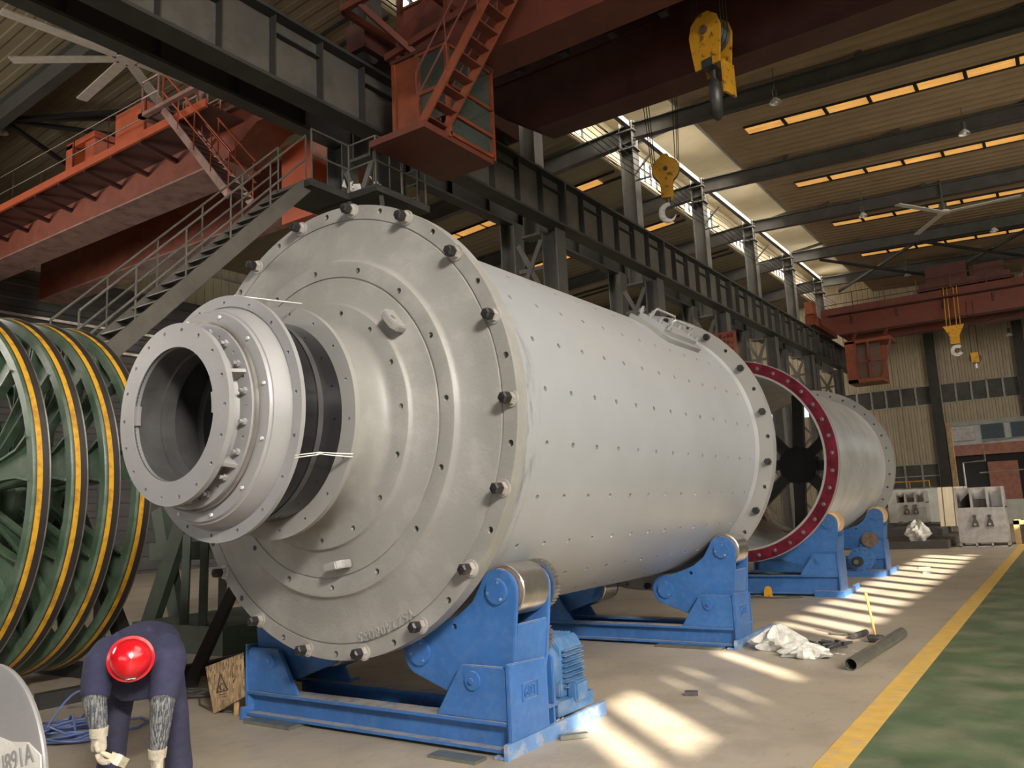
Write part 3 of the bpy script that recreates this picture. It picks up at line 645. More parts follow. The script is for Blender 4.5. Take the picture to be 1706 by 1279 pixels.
# ------------------------------------------------------------------ roller stands
def circ(cx_, cz_, r, a0, a1, n=10): return [(cx_+r*math.cos(R(a0+(a1-a0)*i/n)), cz_+r*math.sin(R(a0+(a1-a0)*i/n))) for i in range(n+1)]
def gear(mb, c, r, y0, y1, nt):
    poly = []
    for i in range(nt):
        for k, rr in ((0, .93), (.25, 1), (.5, 1), (.75, .93)): a = 2*math.pi*(i+k)/nt; poly.append((r*rr*math.cos(a), r*rr*math.sin(a)))
    mb.prism(poly, (c[0], y1, c[1]), (1, 0, 0), (0, 0, 1), y1-y0)
def roller_stand(x0, y0, label, lift=0., drive=None, wheel='steel_bright', sign='60T', dusty=True, front_drive=False):
    t = empty('roller_stand', (x0, y0, 0), label, 'roller stand', 'blue roller stands under the drums')
    def W(x, y, z): return (x0+x, y0+y, z)
    base = 'blue_paint'
    h = .225+lift
    if lift:
        for s in (-1, 1): MB().box(W(s*.95, -.06, 0), W(s*1.42, .75, .09)).build('foot', 'blue_paint', t)
    b = MB()
    for yy, nm in ((.10, 0), (.62, 1)):
        MB().ibeam(W(-1.33, yy, .03+(h-.03)/2), W(1.33, yy, .03+(h-.03)/2), .17, h-.03, .022).build('base_beam', 'blue_paint', t)
    for s in (-1, 1):
        # angle plate along the end, riser box, pin cap
        MB().box(W(s*1.335, -.03, .0), W(s*1.365, 1.33, .10)).box(W(s*1.25, -.02, .002), W(s*1.34, 1.32, .02)).build('end_angle', 'blue_dusty' if dusty and s > 0 else 'blue_paint', t)
        ped = MB()
        poly = [(s*.72, h), (s*.955, .575+lift), (s*1.30, .575+lift), (s*1.335, .55+lift), (s*1.335, h)]
        if s < 0: poly = poly[::-1]
        ped.prism(poly, W(0, .065, 0), (1, 0, 0), (0, 0, 1), .035); ped.prism(poly, W(0, .645, 0), (1, 0, 0), (0, 0, 1), .035)
        side = [(.02, .10), (.50, .10), (.50, .56+lift), (.48, .575+lift), (.43, .575+lift), (.02, .60+lift)]
        ped.prism(side if s > 0 else side, W(s*1.335, 0, 0), (0, 1, 0), (0, 0, 1), .03 if s > 0 else -.03)
        po = ped.build('pedestal', base, t, bevel=.006)
        MB().cyl(W(s*1.06, .032, .475+lift), W(s*1.06, .012, .475+lift), .062, 24).cyl(W(s*1.06, .02, .475+lift), W(s*1.06, -.005, .475+lift), .02, 6).build('pivot_cap', base, po)
        if s > 0 and sign:
            g = MB(); me = text_mesh(sign, .10, .009); g.mesh_of(me, basis(W(1.368, .265, .36+lift), (0, 1, 0), (0, 0, 1))); bpy.data.meshes.remove(me)
            for a, c in (((.17, .335), (.36, .335)), ((.36, .335), (.36, .445)), ((.36, .445), (.17, .445)), ((.17, .445), (.17, .335))): g.bar(W(1.368, a[0], a[1]+lift), W(1.368, c[0], c[1]+lift), .012, .010)
            tag(g.build('rating_mark', base, po), 'raised mark 60T in a rectangle')
        # rocker arm: two shaped plates, web, caps
        U, Lo = (1.228, 1.063+lift), (.51, .62+lift)
        arm = circ(U[0], U[1], .155, -5, 160, 10)+[(1.0, .985+lift), (.86, .885+lift), (.68, .82+lift)]+circ(Lo[0], Lo[1], .17, 75, 262, 10)+[(.80, .345+lift), (1.0, .29+lift), (1.18, .30+lift), (1.29, .40+lift), (1.335, .60+lift)]
        if s < 0: arm = [(-x, z) for x, z in arm][::-1]
        am = MB().prism(arm, W(0, .165, 0), (1, 0, 0), (0, 0, 1), .04).prism(arm, W(0, .585, 0), (1, 0, 0), (0, 0, 1), .04)
        am.bar(W(s*1.29, .355, .42+lift), W(s*1.345, .355, .84+lift), .38, .025, up=(1, 0, 0))
        am.bar(W(s*.62, .355, .45+lift), W(s*1.1, .355, .30+lift), .38, .025)
        ao = am.build('rocker_arm', base, t, bevel=.006)
        cc = MB().cyl(W(s*.835, .10, .81+lift-.0), W(s*.835, .2, .81+lift), .022, 14); drill(ao, cc)
        for c, rr in ((U, .088), (Lo, .095)):
            cp = MB().cyl(W(s*c[0], .126, c[1]), W(s*c[0], .098, c[1]), rr, 32).build('axle_cap', base, ao, bevel=.004)
            g = MB()
            for k in range(3): a = R(70+120*k); g.cyl(W(s*c[0]+rr*.75*math.cos(a), .100, c[1]+rr*.75*math.sin(a)), W(s*c[0]+rr*.75*math.cos(a), .090, c[1]+rr*.75*math.sin(a)), .011, 6)
            g.build('cap_screw', 'blue_dusty', cp)
        for c in (U, Lo):
            ro = MB().lathe([(.19, .06), (.19, .150), (.192, .172), (.20, .181), (.515, .181), (.523, .172), (.525, .150), (.525, .06)], W(s*c[0], 0, c[1]), n=48).build('roller', wheel, t)
            MB().lathe([(.185, .05), (.185, .155), (.195, .17), (.195, .05)], W(s*c[0], 0, c[1]), n=48).build('roller_hub', 'rust_wheel' if wheel == 'steel_bright' else 'ochre_paint', ro)
    if drive == 'rear':
        g = MB(); gear(g, W(1.228, 0, 1.063)[::2], .19, y0+.60, y0+.66, 44); g.build('gear', 'steel_bright', t)
        g = MB(); gear(g, W(1.13, 0, .70)[::2], .20, y0+.60, y0+.66, 46); g.build('gear', 'rust_wheel', t)
        m = MB(); m.prism([(-.13, .17), (-.13, .50), (-.05, .60), (.08, .60), (.13, .52), (.13, .17)], W(1.11, 1.22, .03), (1, 0, 0), (0, 0, 1), .36)
        mo = m.build('motor', 'motor_blue', t, bevel=.01)
        f = MB()
        for k in range(8): f.box(W(1.235, .90, .27+.038*k), W(1.275, 1.19, .278+.038*k))
        for k in range(6): f.box(W(1.00+.03*k, .90, .60), W(1.008+.03*k, 1.19, .645))
        f.build('cooling_fin', 'motor_blue', mo)
        MB().box(W(1.24, .95, .16), W(1.33, 1.13, .31)).build('terminal_box', 'motor_blue', mo, bevel=.015)
        MB().cyl(W(1.05, .86, .42), W(1.05, .70, .42), .21, 28).cyl(W(1.05, .70, .42), W(1.05, .60, .42), .09, 20).build('gearbox', 'motor_blue', mo)
        MB().box(W(.85, .72, .10), W(1.30, 1.25, .20)).build('motor_foot', 'motor_blue', mo)
    if front_drive:
        m = MB().cyl(W(.98, -.42, .33), W(.98, -.05, .33), .22, 36).cyl(W(.98, -.44, .33), W(.98, -.42, .33), .24, 36)
        mo = m.build('motor', 'blue_paint', t)
        for k in range(12): a = R(30*k); MB().cyl(W(.98+.20*math.cos(a), -.44, .33+.20*math.sin(a)), W(.98+.20*math.cos(a), -.455, .33+.20*math.sin(a)), .014, 6).build('cover_bolt', 'steel_dark', mo)
        MB().cyl(W(.93, -.60, .30), W(.93, -.44, .30), .10, 24).build('bearing_housing', 'girder_dark', mo); MB().cyl(W(.93, -.66, .30), W(.93, -.60, .30), .045, 16).build('shaft_end', 'steel_bright', mo)
        MB().box(W(.55, -.5, .0), W(1.4, .0, .11)).build('motor_foot', 'blue_paint', mo)
        MB().cyl(W(1.1, -.02, .70), W(1.1, .10, .70), .15, 24).build('gear', 'rust_wheel', t)
    return t
roller_stand(AX, 4.60, 'blue roller stand under the front flange, with toothed gear and finned motor', 0, 'rear')
roller_stand(AX, 8.98, 'blue roller stand under the rear end of the ball mill, beside plastic bags', 0)
roller_stand(-4.70, 14.15, 'blue roller stand on feet, under the maroon flange of the second drum', .11, None, 'ochre_paint', None, False)
roller_stand(-4.72, 18.15, 'farthest blue roller stand, with round motor in front of its rollers', .11, None, 'ochre_paint', None, False, True)
t = tag(MB().box((-5.86, 4.50, 0), (-5.30, 4.72, .028)).build('packing_plate', 'pipe_steel'), 'flat grey packing plate under left end of the front blue roller stand', 'packing plate')
t = tag(MB().box((-3.82, 4.42, 0), (-3.42, 4.55, .02)).build('packing_plate', 'pipe_steel'), 'small flat packing plate on the floor below the 60T pedestal', 'packing plate')
t = tag(MB().bar((-3.22, 5.15, .018), (-3.08, 5.30, .018), .05, .03).build('steel_offcut', 'pipe_steel'), 'short steel bar offcut beside the angle foot of the front roller stand', 'offcut')
g = MB(); random.seed(3)
for k in range(9): a = random.random()*6.28; g.add([(-3.43+random.uniform(-.08, .08), 5.38+random.uniform(-.10, .10), random.uniform(.02, .10)) for _ in range(4)], [(0, 1, 2), (0, 2, 3), (0, 3, 1), (1, 3, 2)])
tag(g.build('crumpled_paper', 'brush_wood'), 'crumpled brown paper on the stand foot below the motor', 'paper')
t = tag(MB().box((-4.2, 8.88, .0), (-3.42, 9.06, .028)).build('packing_plate', 'pipe_steel'), 'long packing plate under right end of the stand by the plastic bags', 'packing plate')
t = tag(MB().cyl((-5.55, 9.85, 0), (-5.55, 9.85, .16), .085, 18).cyl((-5.55, 9.85, .16), (-5.55, 9.85, .20), .05, 14).build('paint_can', 'bag_white'), 'white paint can standing under the mill behind the base beam', 'can')

# ------------------------------------------------------------------ green sheave wheels on the left
SY = R(2.8); SN = Vector((-math.sin(SY), math.cos(SY), 0)); SE = Vector((math.cos(SY), math.sin(SY), 0)); SC0 = Vector((-9.713, 0, 2.06))
UP = Vector((0, 0, 1))
def sheave(yo, label):
    c = SC0+SN*yo; t = empty('winding_sheave', (c.x, c.y, 0), label, 'sheave wheel', 'green sheave wheels standing in a row')
    MB().lathe([(-.150, 1.855), (-.150, 1.945), (-.138, 1.955), (-.125, 1.957), (-.125, 1.875), (-.02, 1.875), (-.02, 1.855)], c, d=SN, n=128).build('rim_flange', 'green_paint', t)
    MB().lathe([(-.125, 1.87), (-.125, 1.958), (-.115, 1.962), (-.115, 1.87)], c, d=SN, n=128).build('rim_edge', 'sheave_black', t)
    MB().lathe([(-.115, 1.88), (-.115, 1.963), (-.066, 1.966), (-.066, 1.88)], c, d=SN, n=128).build('yellow_band', 'yellow_stripe', t)
    MB().lathe([(-.066, 1.87), (-.066, 1.967), (-.008, 1.975), (-.008, 1.87)], c, d=SN, n=128).build('rope_liner', 'sheave_black', t)
    MB().lathe([(-.008, 1.86), (-.008, 1.976), (0, 1.979), (.004, 1.979), (.004, 1.86)], c, d=SN, n=128).build('rim_lip', 'pipe_steel', t)
    for k in range(10):
        aw = R(36*k+8); wv = []
        for f in (0, .25, .5, .75, .9, 1.0):
            for da in (-4.2, 4.2):
                a = aw+R(da); r_ = .36+1.502*f; sgn = 1 if da > 0 else -1; ex = .07*max(0, (f-.7)/.3)**2*sgn
                for q in (-.006, .006): wv.append(c-SN*(.08+q)+(SE*math.cos(a)+UP*math.sin(a))*r_+(-SE*math.sin(a)+UP*math.cos(a))*ex)
        wf = []
        for i in range(5): b0_ = 4*i; wf += [(b0_, b0_+2, b0_+6, b0_+4), (b0_+1, b0_+5, b0_+7, b0_+3), (b0_, b0_+4, b0_+5, b0_+1), (b0_+2, b0_+3, b0_+7, b0_+6)]
        web = MB().add(wv, wf+[(0, 1, 3, 2), (20, 22, 23, 21)]).build('spoke', 'green_paint', t)
        for da in (-4.2, 4.2):
            a = R(36*k+8+da); e = SE*math.cos(a)+Vector((0, 0, 1))*math.sin(a); s = -SE*math.sin(a)+Vector((0, 0, 1))*math.cos(a)
            q = MB(); r0, r1 = .36, 1.862; pts = []
            for i in range(7):
                f = i/6; wdt = .045+.035*max(0, (f-.75)/.25)**2*1.2; off = .07*max(0, (f-.7)/.3)**2*(1 if da > 0 else -1)
                pts.append((c-SN*.08+e*(r0+(r1-r0)*f)+s*off, wdt))
            vs = []; fs = []
            for p, wd in pts:
                for u, v in ((-1, -1), (1, -1), (1, 1), (-1, 1)): vs.append(p+s*.011*u+SN*wd*v)
            for i in range(6):
                for k2 in range(4): fs.append((i*4+k2, (i+1)*4+k2, (i+1)*4+(k2+1) % 4, i*4+(k2+1) % 4))
            fs += [(3, 2, 1, 0), (24, 25, 26, 27)]
            q.add(vs, fs).build('spoke_flange', 'green_paint', web)
    MB().lathe([(-.28, .10), (-.28, .26), (-.2, .38), (-.02, .38), (.05, .26), (.05, .10)], c, d=SN, n=48).build('hub', 'green_paint', t)
    return t
sheave(3.817, 'nearest big green spoked sheave wheel with yellow band, at the left edge'); sheave(4.182, 'second green sheave wheel with yellow band, right behind the nearest one')
sheave(4.525, 'third green sheave wheel with yellow band, counted from the nearest'); sheave(4.872, 'farthest of the four green sheave wheels, partly behind the mill trunnion')
t = empty('sheave_stand', (-9.7, 4.4, 0), 'dark steel stand carrying the row of green sheave wheels', 'stand')
MB().cyl(SC0+SN*3.2, SC0+SN*5.25, .10, 24).build('axle', 'steel_dark', t)
for yo in (3.25, 5.12):
    c = SC0+SN*yo
    for s in (-1, 1): MB().bar(c+SE*s*.05, Vector((c.x, c.y, 0))+SE*s*1.5, .14, .14).build('leg', 'girder_dark', t)
    MB().bar(Vector((c.x, c.y, .07))-SE*1.7, Vector((c.x, c.y, .07))+SE*1.9, .18, .14).build('foot_beam', 'girder_dark', t)
MB().bar((-8.2, 4.0, .07), (-8.1, 6.6, .07), .12, .14).bar((-7.6, 5.2, .05), (-8.6, 6.5, .9), .12, .08).build('side_brace', 'girder_dark', t)
# dark green machine frame further back, beside the mill
t = empty('green_machine_frame', (-9.9, 7.4, 0), 'dark green welded machine frame standing behind the drum and the sheave wheels', 'machine frame')
MB().box((-11.0, 6.6, 0), (-9.0, 8.8, .35)).build('bed', 'green_dark', t)
g = MB()
for x in (-9.15, -9.55, -9.95): g.bar((x, 6.7, .3), (x-.25, 6.9, 1.5), .10, .22)
g.build('side_rib', 'green_dark', t)
MB().box((-11.6, 7.2, 1.15), (-9.0, 7.5, 1.4)).build('cross_beam', 'green_dark', t)
for a, b in (((-11.3, 7.0, .1), (-10.2, 7.1, 2.4)), ((-10.6, 6.9, 2.6), (-9.2, 7.0, .9)), ((-11.5, 7.3, 1.9), (-10.9, 7.3, 0))): MB().bar(a, b, .12, .26).build('strut', 'green_dark', t)
MB().lathe([(-.18, 1.05), (-.18, 1.25), (.18, 1.25), (.18, 1.05)], (-10.9, 9.2, 1.3), n=64).build('wheel_rim', 'green_dark', t)
for k in range(4): e = Vector((math.cos(.4+k*1.57), 0, math.sin(.4+k*1.57))); MB().bar(Vector((-10.9, 9.2, 1.3))-e*.0, Vector((-10.9, 9.2, 1.3))+e*1.1, .12, .18, up=(0, 1, 0)).build('wheel_arm', 'green_dark', t)
t = tag(MB().box((-13.6, 9.9, 0), (-12.2, 10.8, .12)).build('steel_plate', 'wall_cream'), 'pale steel plate lying on the floor behind the green frame', 'plate')

# grey casting in the near left corner
t = empty('trunnion_casting', (-4.31, 2.0, 0), 'smooth grey round casting with raised number, cut off at the lower left corner', 'casting')
MB().lathe([(1.9, .001), (1.9, .485), (1.904, .50), (1.912, .505), (1.925, .50), (1.95, .43), (1.97, .24), (2.02, .22), (2.02, .001)], (-4.31, 0, .507), n=96).build('disc', 'trunnion_grey', t)
MB().prism([(1.99, 0), (2.10, 0), (1.98, .12)], (-4.65, 0, 0), (0, 1, 0), (0, 0, 1), .25).build('wedge', 'timber', t)
g = MB().prism([(-4.62, .08), (-4.0, .08), (-3.885, .28), (-3.815, .52), (-3.835, .66), (-3.95, .70), (-4.1, .685), (-4.3, .70), (-4.6, .68), (-4.72, .4)], (0, 1.9, 0), (1, 0, 0), (0, 0, 1), .006)
g.build('rough_patch', 'cloth_white', t)
g = MB(); me = text_mesh('U891A', .12, .004); M4 = basis((-4.04, 1.892, .575), (1, 0, .33), (-.33, 0, 1)); g.mesh_of(me, M4); bpy.data.meshes.remove(me)
g.build('cast_number', 'machined_grey', t)

# ------------------------------------------------------------------ the worker
def weld(o, voxel, smooth=6):
    """fuse overlapping shapes of one mesh into a single continuous skin"""
    m = o.modifiers.new('r', 'REMESH'); m.mode = 'VOXEL'; m.voxel_size = voxel
    q = o.modifiers.new('s', 'SMOOTH'); q.factor = .5; q.iterations = smooth
    bpy.context.view_layer.update(); me = bpy.data.meshes.new_from_object(o.evaluated_get(bpy.context.evaluated_depsgraph_get()))
    o.modifiers.clear(); old = o.data; mt = old.materials[0]; o.data = me; me.materials.clear(); me.materials.append(mt)
    for p in me.polygons: p.use_smooth = True
    bpy.data.meshes.remove(old); return o
def loft(mb, secs, n=24):
    """secs: (centre, side axis, other axis, half width, half depth)"""
    vs = []; fs = []
    for c, U, V, rx, ry in secs:
        for k in range(n): a = 2*math.pi*k/n; vs.append(Vector(c)+Vector(U)*rx*math.cos(a)+Vector(V)*ry*math.sin(a))
    for i in range(len(secs)-1):
        for k in range(n): fs.append((i*n+k, i*n+(k+1) % n, (i+1)*n+(k+1) % n, (i+1)*n+k))
    fs += [list(range(n))[::-1], list(range((len(secs)-1)*n, len(secs)*n))]
    return mb.add(vs, fs)
PB = Vector((-5.06, 3.145, 0)); F = Vector((.858, -.514, 0)); RT = Vector((.514, .858, 0)); UP = Vector((0, 0, 1))
person = empty('person', (-5.06, 3.145, 0), 'worker in red hard hat and navy overalls bending down with a paint brush', 'person')
DP = Vector((.13, -.075, .022))
pel = PB+UP*.865; nb = Vector((-4.86, 2.93, .84))+DP; crown = Vector((.86, -.50, .12)).normalized(); hel = Vector((-4.70, 2.815, .855))+DP; hd = hel-crown*.055
fc = (-UP-crown*(-UP).dot(crown)).normalized()        # the way the face looks: down
shR, shL = Vector((-4.70, 3.06, .80))+DP, Vector((-4.99, 2.80, .81))+DP
elR, wrR = Vector((-4.58, 2.94, .60))+DP, Vector((-4.62, 2.94, .335))+DP; elL, wrL = Vector((-4.92, 2.73, .63))+DP, Vector((-4.87, 2.735, .47))+DP
hpR, hpL = pel+RT*.11-UP*.02, pel-RT*.11-UP*.02
knR, knL = PB+RT*.17+F*.03+UP*.44, PB-RT*.17+F*.03+UP*.44; anR, anL = PB+RT*.20-F*.03+UP*.08, PB-RT*.20-F*.03+UP*.08
chest = nb*.55+pel*.45+UP*.02
V = [(pel, (.08, .10)), (chest, (.07, .09)), (nb, (.065, .065)), (nb*.45+hd*.55, (.055, .055)), (hd-crown*.02, (.085, .08)), (hd+crown*.07, (.075, .075)), (hd+fc*.085-crown*.05, (.045, .05)),
     (shR, .045), (elR, .042), (wrR, .030), (shL, .045), (elL, .042), (wrL, .030), (hpR, .065), (knR, .055), (anR, .042), (anR+F*.14-UP*.045, .035), (hpL, .065), (knL, .055), (anL, .042), (anL+F*.14-UP*.045, .035),
     (hd+fc*.125-crown*.005, .014)]
Ed = [(0, 1), (1, 2), (2, 3), (3, 4), (4, 5), (4, 6), (1, 7), (7, 8), (8, 9), (1, 10), (10, 11), (11, 12), (0, 13), (13, 14), (14, 15), (15, 16), (0, 17), (17, 18), (18, 19), (19, 20), (6, 21)]
skin('body', V, Ed, 'skin', person)
mR, mL = shR*.25+elR*.75, shL*.25+elL*.75
ja = pel*.8+chest*.2
ax_ = (nb-pel).normalized(); nz = (UP-ax_*UP.dot(ax_)).normalized()
g = MB()
loft(g, [(pel-ax_*.22-UP*.06, RT, nz, .06, .05), (pel-ax_*.19-UP*.04, RT, nz, .13, .10), (pel-ax_*.11-UP*.005, RT, nz, .185, .135), (pel+UP*.01, RT, nz, .20, .145), (pel*.6+nb*.4+UP*.02, RT, nz, .205, .14), (pel*.35+nb*.65+UP*.01, RT, nz, .215, .13), (pel*.1+nb*.9, RT, nz, .19, .11), (nb+ax_*.05, RT, nz, .10, .075)])
cf = pel*.30+nb*.70
loft(g, [(cf-UP*.02, RT, F, .20, .11), (cf-UP*.12+F*.01, RT, F, .185, .10), (cf-UP*.21+F*.01, RT, F, .15, .075), (cf-UP*.27+F*.01, RT, F, .09, .05)])
loft(g, [(pel-UP*.05+F*.06, RT, F, .19, .10), (pel-UP*.16+F*.08, RT, F, .19, .09), (pel-UP*.20+F*.08, RT, F, .17, .08)])
for sh, mm, el in ((shR, mR, elR), (shL, mL, elL)):
    bk = pel*.42+nb*.58+(sh-nb).normalized()*.12+nz*.02
    g.tube([bk, bk*.45+sh*.55+UP*.025, sh, sh*.6+mm*.4], [.115, .112, .10, .09], 18)
    g.tube([sh+(nb-sh)*.35, sh, sh*.5+mm*.5, mm, mm*.45+el*.55, el*.92+mm*.08], [.10, .100, .092, .082, .080, .074], 18)
for k, (u, z) in enumerate(((.12, .1), (-.1, .12), (.05, .13), (-.15, .08))): g.tube([pel*.5+nb*.5+RT*u+nz*z-ax_*.12, pel*.5+nb*.5+RT*(u*1.2)+nz*z+ax_*.10], .02, 8)
g.tube([shL, (shL+shR)/2-ax_*.06+UP*.02, shR], [.095, .12, .095], 18)
jk = weld(g.build('jacket', 'navy', person, ang=180), .010, 14)
g = MB().lathe([(0, .062), (.05, .078), (.055, .068), (.0, .052)], nb+(hd-nb)*.25, d=hd-nb, n=24); g.build('collar', 'navy', person)
g = MB().ball(chest-UP*.13+F*.10+RT*.06, (.022, .022, .018), 10, 6); g.v = [v+F*.13-UP*.02+RT*.02 for v in g.v]; tag(g.build('name_badge', 'floor_yellow', person), 'small yellow badge hanging at the chest')
g = MB()
loft(g, [(pel+UP*.05-F*.06, RT, F, .17, .11), (pel-UP*.05-F*.07, RT, F, .185, .135), (pel-UP*.16-F*.06, RT, F, .18, .12), (pel-UP*.22-F*.05, RT, F, .14, .09)])
for hp, kn_, an_ in ((hpR, knR, anR), (hpL, knL, anL)):
    loft(g, [(hp-F*.06-UP*.03, RT, F, .09, .115), (hp*.6+kn_*.4-F*.02, RT, F, .088, .105), (kn_+F*.01, RT, F, .082, .092), (kn_*.5+an_*.5, RT, F, .080, .085), (an_+UP*.03, RT, F, .084, .092), (an_-UP*.02, RT, F, .086, .098)])
weld(g.build('trousers', 'navy_trouser', person, ang=180), .011, 8)
for an in (anR, anL): skin('shoe', [(an-UP*.03-F*.03, .05), (an+F*.08-UP*.04, (.045, .05)), (an+F*.19-UP*.05, (.035, .045))], [(0, 1), (1, 2)], 'shoe_black', person)
for e, w_, a in ((elR, wrR, mR), (elL, wrL, mL)):
    p0 = a*.25+e*.75
    g = MB(); pts = [p0+(e-p0)*.0, p0*.5+e*.5, e, e*.66+w_*.34, e*.33+w_*.67, w_]; rs = [.068, .067, .065, .060, .054, .043]
    fine = []; fr = []
    for i in range(5):
        for k in range(6): f = k/6; fine.append(pts[i]*(1-f)+pts[i+1]*f); fr.append(rs[i]*(1-f)+rs[i+1]*f+.0018*math.sin(i*9+k*2.6))
    g.tube(fine+[pts[-1]], fr+[rs[-1]], 20); g.build('knitted_sleeve', 'knit_grey', person, ang=60)
# gloved hands: palm, four bent fingers of unequal length, thumb from the side
def glove(wr, along, palm, side, curl, name='glove'):
    """along: wrist to knuckles; palm: the way the palm faces; side: towards the thumb"""
    along, palm, side = along.normalized(), palm.normalized(), side.normalized()
    kn = wr+along*.095
    V = [(wr-along*.03, (.038, .044)), (wr+along*.01, (.034, .043)), (wr+along*.055, (.028, .050)), (kn, (.023, .048))]; E_ = [(0, 1), (1, 2), (2, 3)]
    hand = skin(name, V, E_, 'glove_white', person, 2)
    for i, (off, ln) in enumerate(((.036, .080), (.013, .090), (-.011, .083), (-.034, .066))):
        b0 = kn+side*off-along*.012; a1 = R(curl*.55); a2 = R(curl*1.25); a3 = R(curl*1.85)
        d = [along*math.cos(a)+palm*math.sin(a) for a in (a1, a2, a3)]
        p1 = b0+along*.012+d[0]*ln*.48; p2 = p1+d[1]*ln*.34; p3 = p2+d[2]*ln*.26
        skin('finger', [(b0, .0145), (p1, .0135), (p2, .0125), (p3, .011)], [(0, 1), (1, 2), (2, 3)], 'glove_white', hand, 2)
    t0 = wr+along*.028+side*.030; t1 = t0+(side*.75+along*.55+palm*.25).normalized()*.038; t2 = t1+(along*.8+palm*.55+side*.05).normalized()*.032
    skin('thumb', [(t0, .018), (t1, .016), (t2, .0135)], [(0, 1), (1, 2)], 'glove_white', hand, 2)
    MB().tube([wr-along*.045, wr-along*.02, wr+along*.008], [.052, .049, .046], 18).build('cuff', 'glove_white', hand)
    return kn
kL = glove(wrL+Vector((0, 0, -.03)), Vector((.03, .02, -1)), RT*.8+F*.35, F*.9-RT*.3, 52)
kR = glove(wrR+Vector((0, 0, -.03)), Vector((-.03, 0, -1)), -RT*.9+F*.1, F*.9+RT*.2, 28)
# hard hat: shell, brim all round, ridge, badge
hs = crown
M = Matrix.Translation(hd+hs*.035) @ basis((0, 0, 0), RT, hs.cross(RT)) ; 
sh = MB(); prof = [(0, .122), (.006, .128), (.014, .126), (.018, .112), (.05, .108), (.082, .094), (.104, .068), (.116, .036), (.120, .001), (.115, .001), (.098, .062), (.05, .100), (.0, .104)]
sh.lathe(prof, hd+hs*.02, d=hs, n=56); ho = sh.build('hard_hat', 'helmet_red', person, ang=50)
g = MB(); b0 = hd+hs*.030
g.tube([b0+fc*.104+hs*.030, b0+fc*.070+hs*.074, b0+hs*.098, b0-fc*.070+hs*.074, b0-fc*.10+hs*.03], .008, 8); g.build('ridge', 'helmet_red', ho)
g = MB(); bc = hd+hs*.062+fc*.106; bn = (fc*.95+hs*.28).normalized(); bu_ = bn.cross(RT).normalized()
g.prism([(.026*math.cos(a*.3927), .012*math.sin(a*.3927)) for a in range(16)], bc-bn*.004, RT, RT.cross(bn) if RT.cross(RT.cross(bn)).dot(bn) > 0 else -RT.cross(bn), .010)
bo = g.build('badge', 'cloth_white', ho)
g = MB()
for k in (-1, 0, 1): g.bar(bc+bn*.007+RT*(.010*k-.003), bc+bn*.007+RT*(.010*k+.004)+bu_*.004, .005, .003)
g.build('badge_mark', 'bolt_black', bo)
# paint brush in the left-hand glove of the picture
bp = kL+RT*.045-UP*.012+F*.02; bd = (RT*.86-UP*.50+F*.10).normalized(); bw = (RT*.5+UP*.86).normalized()
br = empty('paint_brush', bp, 'flat white-handled paint brush held in the worker glove', 'brush')
MB().tube([bp-bd*.075, bp-bd*.02, bp+bd*.02], [.011, .013, .014], 10).bar(bp+bd*.015, bp+bd*.05, .052, .012, up=F).build('handle', 'brush_wood', br)
MB().bar(bp+bd*.048, bp+bd*.078, .058, .015, up=F).build('ferrule', 'bag_white', br)
MB().bar(bp+bd*.078, bp+bd*.118, .054, .013, up=F).build('bristles', 'brush_bristle', br)

# ------------------------------------------------------------------ small things on the floor
pl = empty('plywood_board', (-6.35, 4.62, 0), 'chipboard panel with printed triangle leaning by the front blue stand', 'board')
P4 = [Vector((-6.51, 4.60, .385)), Vector((-6.01, 4.60, .53)), Vector((-6.01, 4.62, .17)), Vector((-6.39, 4.60, .0))]
g = MB(); nrm = Vector((0, 1, 0)); g.add(P4+[p+nrm*.02 for p in P4], [(3, 2, 1, 0), (4, 5, 6, 7), (0, 1, 5, 4), (1, 2, 6, 5), (2, 3, 7, 6), (3, 0, 4, 7)]).build('panel', 'osb', pl)
MB().bar((-6.16, 4.66, .0), (-6.12, 4.64, .30), .03, .03).build('prop', 'timber', pl)
g = MB(); c = Vector((-6.27, 4.597, .22)); u = Vector((.96, 0, .2)); v = Vector((-.2, 0, .96))
tri = [c+u*-.075-v*.02, c+u*.075-v*.02, c+v*.125]
for i in range(3): g.bar(tri[i], tri[(i+1) % 3], .006, .009, up=(0, 1, 0))
me = text_mesh('C', .085, .002); g.mesh_of(me, basis(c-v*.012+Vector((0, -.002, 0)), u, v)); bpy.data.meshes.remove(me)
for k, L_ in enumerate((.10, .08)): g.bar(c+u*-L_/2-v*(.045+.022*k), c+u*L_/2-v*(.045+.022*k), .004, .010, up=(0, 1, 0))
g.bar(c+u*.16+v*.03, c+u*.19+v*.06, .004, .008, up=(0, 1, 0)); g.bar(c+u*.16+v*.08, c+u*.20+v*.075, .004, .008, up=(0, 1, 0))
g.build('printed_mark', 'ink', pl)
random.seed(11)
def coil(name, cx_, cy_, rx, ry, turns, r, m, label, z=.012, stray=()):
    pts = []; n = turns*22
    for i in range(n+1):
        a = 2*math.pi*i/22; k = i/22; rr = 1-.25*random.random()*(1 if i % 22 else 0)*.15-.16*math.sin(k*2.4)
        pts.append((cx_+rx*rr*math.cos(a)+.04*math.sin(k*1.7), cy_+ry*rr*math.sin(a)+.03*math.cos(k*2.1), z+.010*k*(.6+.4*math.sin(i*.5))))
    g = MB().tube(pts, r, 6)
    for s in stray: g.tube(s, r, 6)
    return tag(g.build(name, m, ang=80), label, 'cable')
def arc(p, q, h, n=14): p = Vector(p); q = Vector(q); return [p+(q-p)*i/n+UP*(h*math.sin(math.pi*i/n)) for i in range(n+1)]
